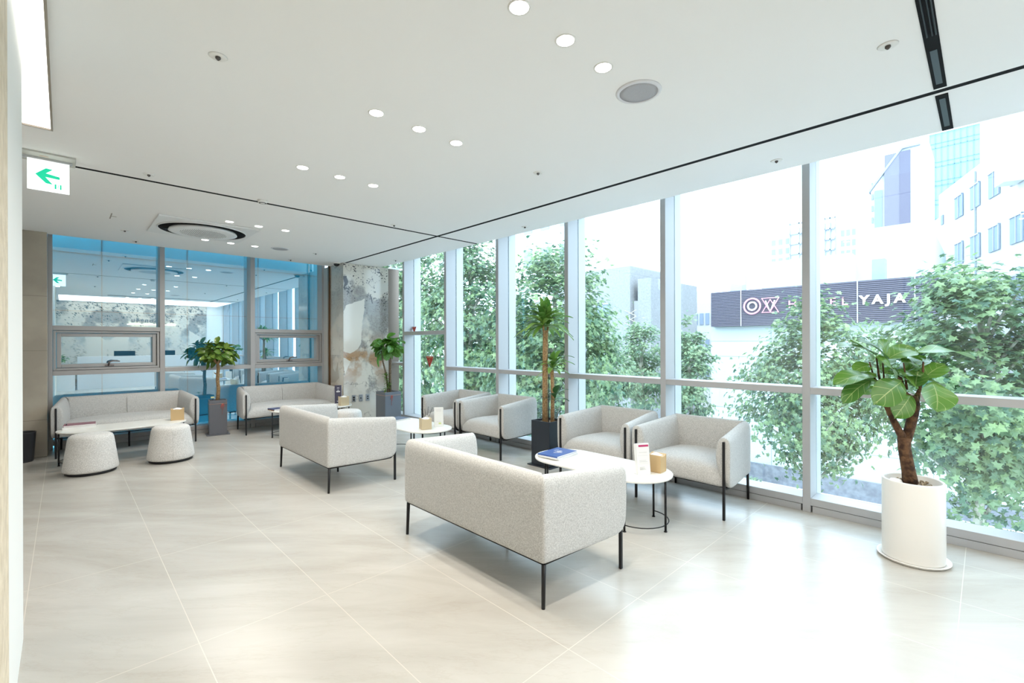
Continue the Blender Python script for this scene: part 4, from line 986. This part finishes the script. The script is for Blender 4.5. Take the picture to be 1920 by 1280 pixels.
def hotel():
    X = 22.0; yl, yr = 9.1, -2.2      # left end, right end (y decreases to the right)
    t = thing('hotel_building', (X, 3.5, GZ), 0, 'white hotel with dark slatted sign band across the street', 'building'); O = t.location
    def loc(x, y, z): return (x-O.x, y-O.y, z-O.z)
    hw = mat('hotel_wall', (.44, .50, .51), .7)
    MB().box(loc(X, 1.15, GZ), loc(X+9, yl, 2.25)).build('wall', hw, t); MB().box(loc(X, -14, GZ), loc(X+1.5, 1.15, -.8)).build('garden_wall', hw, t)
    b = MB()
    for i, z in enumerate((-2.9, -1.6, -.45, .75, 1.45)): b.box(loc(X-.006, 1.15, z), loc(X, yl, z+.02))
    for y in (6.5, 3.9, 1.3): b.box(loc(X-.006, y, GZ), loc(X, y+.02, 2.25))
    b.build('panel_joint', mat('joint_green', (.22, .27, .27), .7), t)
    MB().box(loc(X-.12, -14, GZ), loc(X, yl, -3.92)).build('plinth', mat('plinth_stone', (.20, .22, .25), .8, noise_col=(5, (.12, .13, .16), 6, .35, .65)), t)
    band = MB().box(loc(X-.35, 1.15, 2.13), loc(X+.02, 8.95, 3.72)).build('sign_band', mat('band_dark', (.05, .05, .08), .6), t)
    s = MB(); n = 22
    for i in range(n): s.box(loc(X-.38, 1.15, 2.15+i*.072), loc(X-.35, 8.95, 2.15+i*.072+.03))
    s.build('slat', mat('slat_dark', (.12, .11, .15), .5), band)
    b = MB()
    for y in (7.6, 4.7, 3.4, 1.75): b.box(loc(X-.39, y, 2.13), loc(X-.35, y+.035, 3.72))
    b.build('slat_post', mat('slat_post', (.42, .40, .45), .5), band)
    # emblem and lettering facing the street
    pk = mat('sign_pink', (.85, .30, .50), .5, emit=((.9, .35, .55), .35)); wt = mat('sign_white2', (.9, .9, .9), .5, emit=((.9, .9, .9), .25))
    e = MB(); zc = 2.98; xx = X-.45-O.x; yc = 7.13-O.y; zz = zc-O.z
    ring = lambda r: [(xx, yc+r*math.cos(i*PI/16), zz+r*math.sin(i*PI/16)) for i in range(32)]
    e.tube(ring(.33), .035, 6, closed=True); c2 = yc-.72
    for q in ([(xx, c2+.33, zz+.31), (xx, c2-.33, zz+.31), (xx, c2, zz-.28)], [(xx, c2+.32, zz-.30), (xx, c2-.32, zz-.30), (xx, c2, zz+.24)]): e.tube(q, .033, 6, closed=True)
    e.build('emblem', pk, band)
    e = MB(); e.tube(ring(.17), .035, 6, closed=True); e.tube([(xx-.02, c2+.18, zz+.2), (xx-.02, c2, zz-.26), (xx-.02, c2-.18, zz+.2)], .03, 6); e.build('emblem', wt, band)
    l = MB(); put_text(l, 'HOTEL', .44, (X-.45-O.x, 4.72-O.y, zz-.02), (0, -1, 0), (0, 0, 1), .05, 0, 1.75); l.build('lettering', pk, band)
    l = MB(); put_text(l, 'YAJA', .46, (X-.45-O.x, 2.68-O.y, zz-.02), (0, -1, 0), (0, 0, 1), .06, .014, 1.45); l.build('lettering', wt, band)
    MB().box(loc(X+3, 1.6, 2.25), loc(X+14, 4.0, 6.3)).build('upper_block', hw, t); MB().box(loc(X+2, 4.0, 2.25), loc(X+14, 7.5, 5.2)).build('upper_block', hw, t)
    v = MB(); v.box(loc(X+.5, 2.7, 2.25), loc(X+1, 3.1, 4.6)); v.build('stair_glazing', mat('pale_glass', (.24, .36, .42), .5), t)
    v = MB(); v.box(loc(X+1, 8.05, 2.25), loc(X+1.6, 8.6, 4.6)); v.build('vent_shaft', mat('shaft', (.34, .40, .45), .5), t)
hotel()

def buildings():
    pale = mat('pale_facade', (.46, .46, .465), .7); gl = mat('dull_window', (.20, .25, .32), .7, spec=.2); gf = mat('window_frame', (.30, .33, .38), .5)
    # long white block at right
    xd = Vector((.948, .319, 0)); nr = Vector((-.319, .948, 0)); yd = -nr
    o = Vector((47.6, 2.5, GZ)); t = thing('office_block', tuple(o), 0, 'long white office block with rows of grey windows at the right', 'building')
    b = MB(); rbox(b, -xd*21, xd, yd, 21, 12, 17.3); b.build('wall', pale, t)
    b = MB(); rbox(b, -xd*21+Up*17.3, xd, yd, 14, 10, 3.0); b.build('wall', pale, t)
    k = 0
    for r in range(4):
        for c in range(7):
            x = -3.2-2.55*c; w = MB(); p = xd*(x-1.35)+nr*.02+Up*(14.7-3.2*r)
            rbox(w, p, xd, nr, 1.35, .05, 1.5); f = w.build('window', gl, t)
            w = MB(); rbox(w, p+nr*.05+Up*1.42, xd, nr, 1.4, .05, .09); rbox(w, p+nr*.05+xd*.62, xd, nr, .06, .04, 1.5); rbox(w, p+nr*.05, xd, nr, .06, .05, 1.5); w.build('window_frame', gf, f)
    w = MB()
    for r in range(4): rbox(w, -xd*1.0+nr*.02+Up*(14.9-3.2*r), xd, nr, .4, .05, .7)
    w.build('small_window', gl, t)
    w = MB(); rbox(w, -xd*6.5+nr*.02, xd, nr, .12, .08, 17); w.build('downpipe', gf, t)
    w = MB(); rbox(w, -xd*12.5+nr*.1+Up*14.6, xd, nr, 1.0, .8, 2.4); w.build('roof_duct', mat('duct', (.60, .62, .64), .4, .3), t)
    w = MB(); rbox(w, xd*.02, xd, yd, 2.2, 11, 15.6); w.build('end_wing', mat('pinkish_facade', (.50, .41, .38), .7), t)
    # glass tower
    t = thing('glass_tower', (120, 4.1, GZ), 0, 'pale blue glass office tower behind the white block', 'building')
    MB().box((0, -3.5, 0), (12, 3.5, 49)).build('wall', mat('tower_glass', (.20, .36, .42), .6), t)
    b = MB()
    for z in [i*3.6 for i in range(1, 13)]: b.box((-.1, -3.5, z), (0, 3.5, z+.16)); b.box((-.1, -3.5, z+.9), (0, 3.5, z+1.0))
    for y in [-3.5+i*.87 for i in range(9)]: b.box((-.1, y, 0), (0, y+.10, 46))
    b.build('curtain_grid', mat('tower_grid', (.14, .25, .32), .5), t)
    MB().box((-.25, -3.5, 46), (0, 3.5, 49.2)).build('parapet_band', mat('tower_band', (.72, .74, .80), .5), t)
    l = MB(); put_text(l, 'TAX TOWER', 1.0, (-.4, -.2, 46.8), (0, -1, 0), (0, 0, 1), .1, .03, 1.2); l.build('lettering', mat('tower_letters', (.20, .33, .42), .5), t)
    # tower with dark slab
    t = thing('slab_tower', (90, 9.3, GZ), 0, 'tall pale tower with slanted roof and dark violet slab', 'building')
    m = MB(); V = [(0, -3.6, 0), (9, -3.6, 0), (9, 3.2, 0), (0, 3.2, 0), (0, -3.6, 35), (9, -3.6, 35), (9, 3.2, 29.5), (0, 3.2, 29.5), (0, -.6, 35), (9, -.6, 35)]
    m.add(V, [(0, 3, 2, 1), (4, 5, 9, 8), (8, 9, 6, 7), (0, 1, 5, 4), (1, 2, 6, 9, 5), (2, 3, 7, 6), (3, 0, 4, 8, 7)]); m.build('wall', pale, t)
    MB().box((-.3, -1.5, 21.3), (0, 1.5, 34.6)).build('dark_slab', mat('violet_slab', (.14, .135, .18), .6), t); MB().box((-.35, -1.5, 21.3), (-.3, -.3, 34.6)).build('dark_slab', mat('violet_slab2', (.10, .095, .14), .6), t)
    MB().box((-.2, 1.8, 21.0), (0, 2.7, 29.5)).build('glazing', mat('slab_glass', (.16, .22, .30), .3), t)
    b = MB()
    for z in range(6): b.box((-.15, 2.9, 21+z*1.8), (0, 3.1, 21.9+z*1.8))
    b.build('window', gl, t)
    r_ = MB(); V = [(-.4, -2.6, 35), (9, -2.6, 35), (9, -.6, 35), (-.4, -.6, 35)]; V += [(p[0], p[1], p[2]+.3) for p in V]; r_.add(V, [(0, 3, 2, 1), (4, 5, 6, 7), (0, 1, 5, 4), (1, 2, 6, 5), (2, 3, 7, 6), (3, 0, 4, 7)])
    V = [(-.4, -.6, 35), (9, -.6, 35), (9, 3.4, 29.3), (-.4, 3.4, 29.3)]; V += [(p[0], p[1], p[2]+.5) for p in V]; r_.add(V, [(0, 3, 2, 1), (4, 5, 6, 7), (0, 1, 5, 4), (1, 2, 6, 5), (2, 3, 7, 6), (3, 0, 4, 7)]); r_.build('roof_edge', mat('roof_steel', (.24, .29, .36), .5), t)
    # distant apartments
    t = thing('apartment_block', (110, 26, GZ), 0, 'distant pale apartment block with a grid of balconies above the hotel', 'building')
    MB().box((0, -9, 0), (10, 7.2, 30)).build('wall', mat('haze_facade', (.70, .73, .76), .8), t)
    b = MB(); fr = MB()
    for i in range(3):
        for j in range(8): b.box((-.1, 5.6-i*1.35, 13+j*2.0), (0, 6.4-i*1.35, 14.2+j*2.0)); b.box((-.1, -6.6-i*.9, 13+j*2.0), (0, -6.0-i*.9, 14.2+j*2.0))
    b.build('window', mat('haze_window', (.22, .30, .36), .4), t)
    for y0, y1 in ((-.6, 2.8), (-5.2, -3.4)):
        for j in range(9): fr.box((-.5, y0, 14+j*2.1), (-.1, y1, 14.25+j*2.1))
        for y in (y0, (y0+y1)/2, y1): fr.box((-.5, y-.1, 12), (-.1, y+.1, 31.2))
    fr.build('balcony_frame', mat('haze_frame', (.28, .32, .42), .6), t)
    # grey brick building behind the trees
    t = thing('brick_building', (27, 17.8, GZ), 0, 'grey brick building with flat roof beyond the street trees', 'building')
    bm = mat('grey_brick', (.27, .275, .285), .85, noise_col=(9, (.21, .215, .225), 4, .35, .65))
    MB().box((0, -1.3, 0), (7, 5, 11.3)).build('wall', bm, t); MB().box((.2, -2.7, 0), (7, -1.75, 10.4)).build('wall', bm, t)
    MB().box((.5, -1.75, 0), (6, -1.3, 9.0)).build('wall', pale, t)
    g = MB()
    for j in range(9): g.tube([(-.02, -1.75, 4.6+j*.42), (-.02, -.9, 5.0+j*.42)], .02, 4); g.tube([(-.02, -.9, 4.6+j*.42), (-.02, -1.75, 5.0+j*.42)], .02, 4)
    g.build('lattice', mat('lattice', (.50, .50, .42), .6), t)
    for y in (.3, 3.0): w = MB().box((-.05, y, 8.1), (.1, y+1.1, 8.9)).build('window', gl, t); MB().box((-.09, y+.5, 8.1), (-.04, y+.58, 8.9)).box((-.09, y, 8.85), (-.04, y+1.1, 8.95)).build('window_frame', gf, w)
    MB().box((1, 0, 11.3), (3, 2.5, 11.8)).box((0, -1.3, 11.3), (7, 5, 11.37)).build('roof_unit', mat('roof_unit', (.38, .42, .50), .6), t)
    t = thing('street_block', (44, 20.0, GZ), 0, 'white street block with rows of windows between trees and hotel', 'building')
    MB().box((0, -2.4, 0), (8, .0, 10.0)).build('wall', pale, t); MB().box((.5, .0, 0), (8, 2.4, 11.3)).build('wall', pale, t)
    for z in (7.9, 5.4, 2.9):
        for y in (-2.2, -1.65, -1.1, -.55): MB().box((-.08, y, z), (.02, y+.35, z+1.1)).build('window', gl, t)
    MB().box((.4, .8, 5), (.5, 1.2, 11)).build('stair_glazing', MATS['pale_glass'], t)
    t = thing('low_white_building', (46, 25.6, GZ), 0, 'low white building just left of the window mullion beyond the trees', 'building')
    MB().box((0, -1.4, 0), (8, 3, 10.3)).build('wall', pale, t)
    for y in (-1.2, -.6, .0, .6): MB().box((-.08, y, 6.4), (.02, y+.4, 7.4)).build('window', gl, t)
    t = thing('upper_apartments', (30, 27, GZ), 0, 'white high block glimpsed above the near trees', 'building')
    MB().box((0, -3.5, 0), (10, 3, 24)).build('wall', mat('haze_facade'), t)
    for z in (13, 16, 19):
        for y in (-3, -.8, 1.2): MB().box((-.08, y, z), (.02, y+1.0, z+1.5)).build('window', MATS['haze_window'], t)
buildings()

M_tree = leaf_mat('plane_leaf', (.045, .115, .075), (.25, .36, .16), None, .38, .35)
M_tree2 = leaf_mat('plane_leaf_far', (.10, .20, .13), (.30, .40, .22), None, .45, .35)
M_ptrunk = mat('plane_bark', (.46, .44, .36), .85, noise_col=(6, (.22, .22, .17), 5, .4, .55))
LP = [(0, -.28), (.16, -.10), (.46, -.22), (.34, .04), (.50, .26), (.22, .22), (0, .56), (-.22, .22), (-.50, .26), (-.34, .04), (-.46, -.22), (-.16, -.10)]
def tree(x, y, cz, rx, rz, n, ls, label, seed, m=M_tree, trunk=.10, ncl=70, far=False, wrap=False):
    random.seed(seed); t = thing('plane_tree', (x, y, GZ), 0, label, 'tree', 'street plane trees')
    V = []; F = []; c0 = Vector((0, 0, cz-GZ)); cl = []
    for i in range(ncl):
        while True:
            p = Vector((random.uniform(-1, 1), random.uniform(-1, 1), random.uniform(-1, 1)))
            if .25 < p.length < 1: break
        fz = p.z; sh = 1.0 if fz < 0 else (1-.35*fz)
        if fz < -.3: sh = 1.0-.5*(-.3-fz)
        cl.append((c0+Vector((p.x*rx*sh, p.y*rx*sh, p.z*rz)), random.uniform(.55, 1.0)))
    poly = LP if not far else [LP[i] for i in (0, 2, 4, 6, 8, 10)]
    k = len(poly)
    for i in range(n):
        c, s = random.choice(cl); q = Vector((random.gauss(0, 1), random.gauss(0, 1), random.gauss(0, .7)))*(.21*min(rx, 1.6)*s)
        p = c+q; out = Vector((p.x, p.y, (p.z-c0.z)*.6+.5)).normalized()
        nr = (out + Vector((random.uniform(-.8, .8), random.uniform(-.8, .8), random.uniform(-.3, 1.0)))).normalized()
        tn = nr.cross(Vector((random.uniform(-1, 1), random.uniform(-1, 1), random.uniform(-.4, .4)))).normalized(); bt = nr.cross(tn)
        sz = ls*random.uniform(.6, 1.25); b = len(V); V.append(p+nr*sz*.07)
        for (u, v) in poly: V.append(p+tn*u*sz+bt*v*sz - nr*sz*.10*(abs(u)+abs(v)))
        for j in range(k): F.append((b, b+1+j, b+1+(j+1) % k))
    mb = MB(); mb.add(V, F); mb.build('foliage', m, t)
    tr = MB(); zt = cz-GZ+rz*.5; pts = [(0, 0, 0)]+[(.06*math.sin(i*1.3+seed), .06*math.cos(i*1.7+seed), zt*i/6) for i in range(1, 7)]
    tr.tube(pts, [trunk*(1-.1*i) for i in range(7)], 10)
    for (c, s) in cl[::4]:
        a = Vector((0, 0, c.z-.4-rx*.4)); a.z = max(a.z, 2.0); tr.tube([a, a.lerp(c, .5)+Vector((0, 0, .05)), c], [trunk*.35, trunk*.22, trunk*.08], 6)
    tr.build('trunk', M_ptrunk, t)
    if wrap: MB().lathe([(trunk*1.25, GZ*0+.1), (trunk*1.18, 1.4), (trunk*1.05, 2.9)], n=20).build('trunk_wrap', mat('trunk_wrap', (.66, .66, .60), .8), t)
    return t
tree(9.3, .05, .75, 1.25, 1.9, 9000, .13, 'plane tree right behind the large white-potted fig at the right edge', 1, ncl=95, wrap=True, trunk=.085)
tree(9.8, -2.7, 1.0, 1.25, 1.9, 4000, .14, 'plane tree at the extreme right edge of the window', 12)
tree(14.6, 3.3, .1, 1.7, 2.45, 9500, .15, 'plane tree across the street covering the lower middle of the hotel wall', 2, ncl=85, trunk=.14)
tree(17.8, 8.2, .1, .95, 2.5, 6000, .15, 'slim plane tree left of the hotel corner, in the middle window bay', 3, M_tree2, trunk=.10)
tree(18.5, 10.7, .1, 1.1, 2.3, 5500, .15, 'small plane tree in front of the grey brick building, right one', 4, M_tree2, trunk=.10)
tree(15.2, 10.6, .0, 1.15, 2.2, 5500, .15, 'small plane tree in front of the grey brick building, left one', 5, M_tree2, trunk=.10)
tree(8.7, 7.5, 1.2, 1.5, 3.1, 12000, .15, 'large near plane tree behind the tall dracaena', 6, ncl=120, trunk=.12)
tree(8.5, 10.5, 1.7, 1.55, 3.5, 12000, .15, 'large near plane tree behind the farther armchairs', 7, ncl=120, trunk=.12)
tree(8.3, 13.7, 1.8, 1.6, 3.6, 11000, .15, 'large near plane tree beside the marble column window', 8, ncl=120, trunk=.12)
tree(8.8, 17.0, 1.4, 1.7, 3.6, 8000, .17, 'large plane tree farthest left beyond the column', 9, ncl=110, trunk=.12)
tree(11.9, 12.3, .8, 1.8, 3.2, 9000, .17, 'plane tree filling the gap behind the two near ones', 10, ncl=110, trunk=.12)
def shrubs():
    random.seed(8)
    for i, (x, y, r, lb) in enumerate(((20.5, 8.3, .4, 'low green shrub at the foot of the hotel wall, left one'), (20.5, 6.7, .4, 'low green shrub at the foot of the hotel wall, right one'))):
        V = []; F = []
        for k in range(900):
            p = Vector((random.gauss(0, .45), random.gauss(0, .45), abs(random.gauss(0, .4))))*r; d = Vector((random.uniform(-1, 1), random.uniform(-1, 1), random.uniform(0, 1))).normalized(); s = d.cross(Up).normalized()*.03
            b = len(V); V += [p, p+d*.05+s, p+d*.11, p+d*.05-s]; F.append((b, b+1, b+2, b+3))
        mb = MB(); mb.add(V, F); o = mb.build('shrub', M_tree2); o.location = (x, y, GZ+.14); tag(o, lb, 'shrub', 'shrubs by the hotel wall')
shrubs()
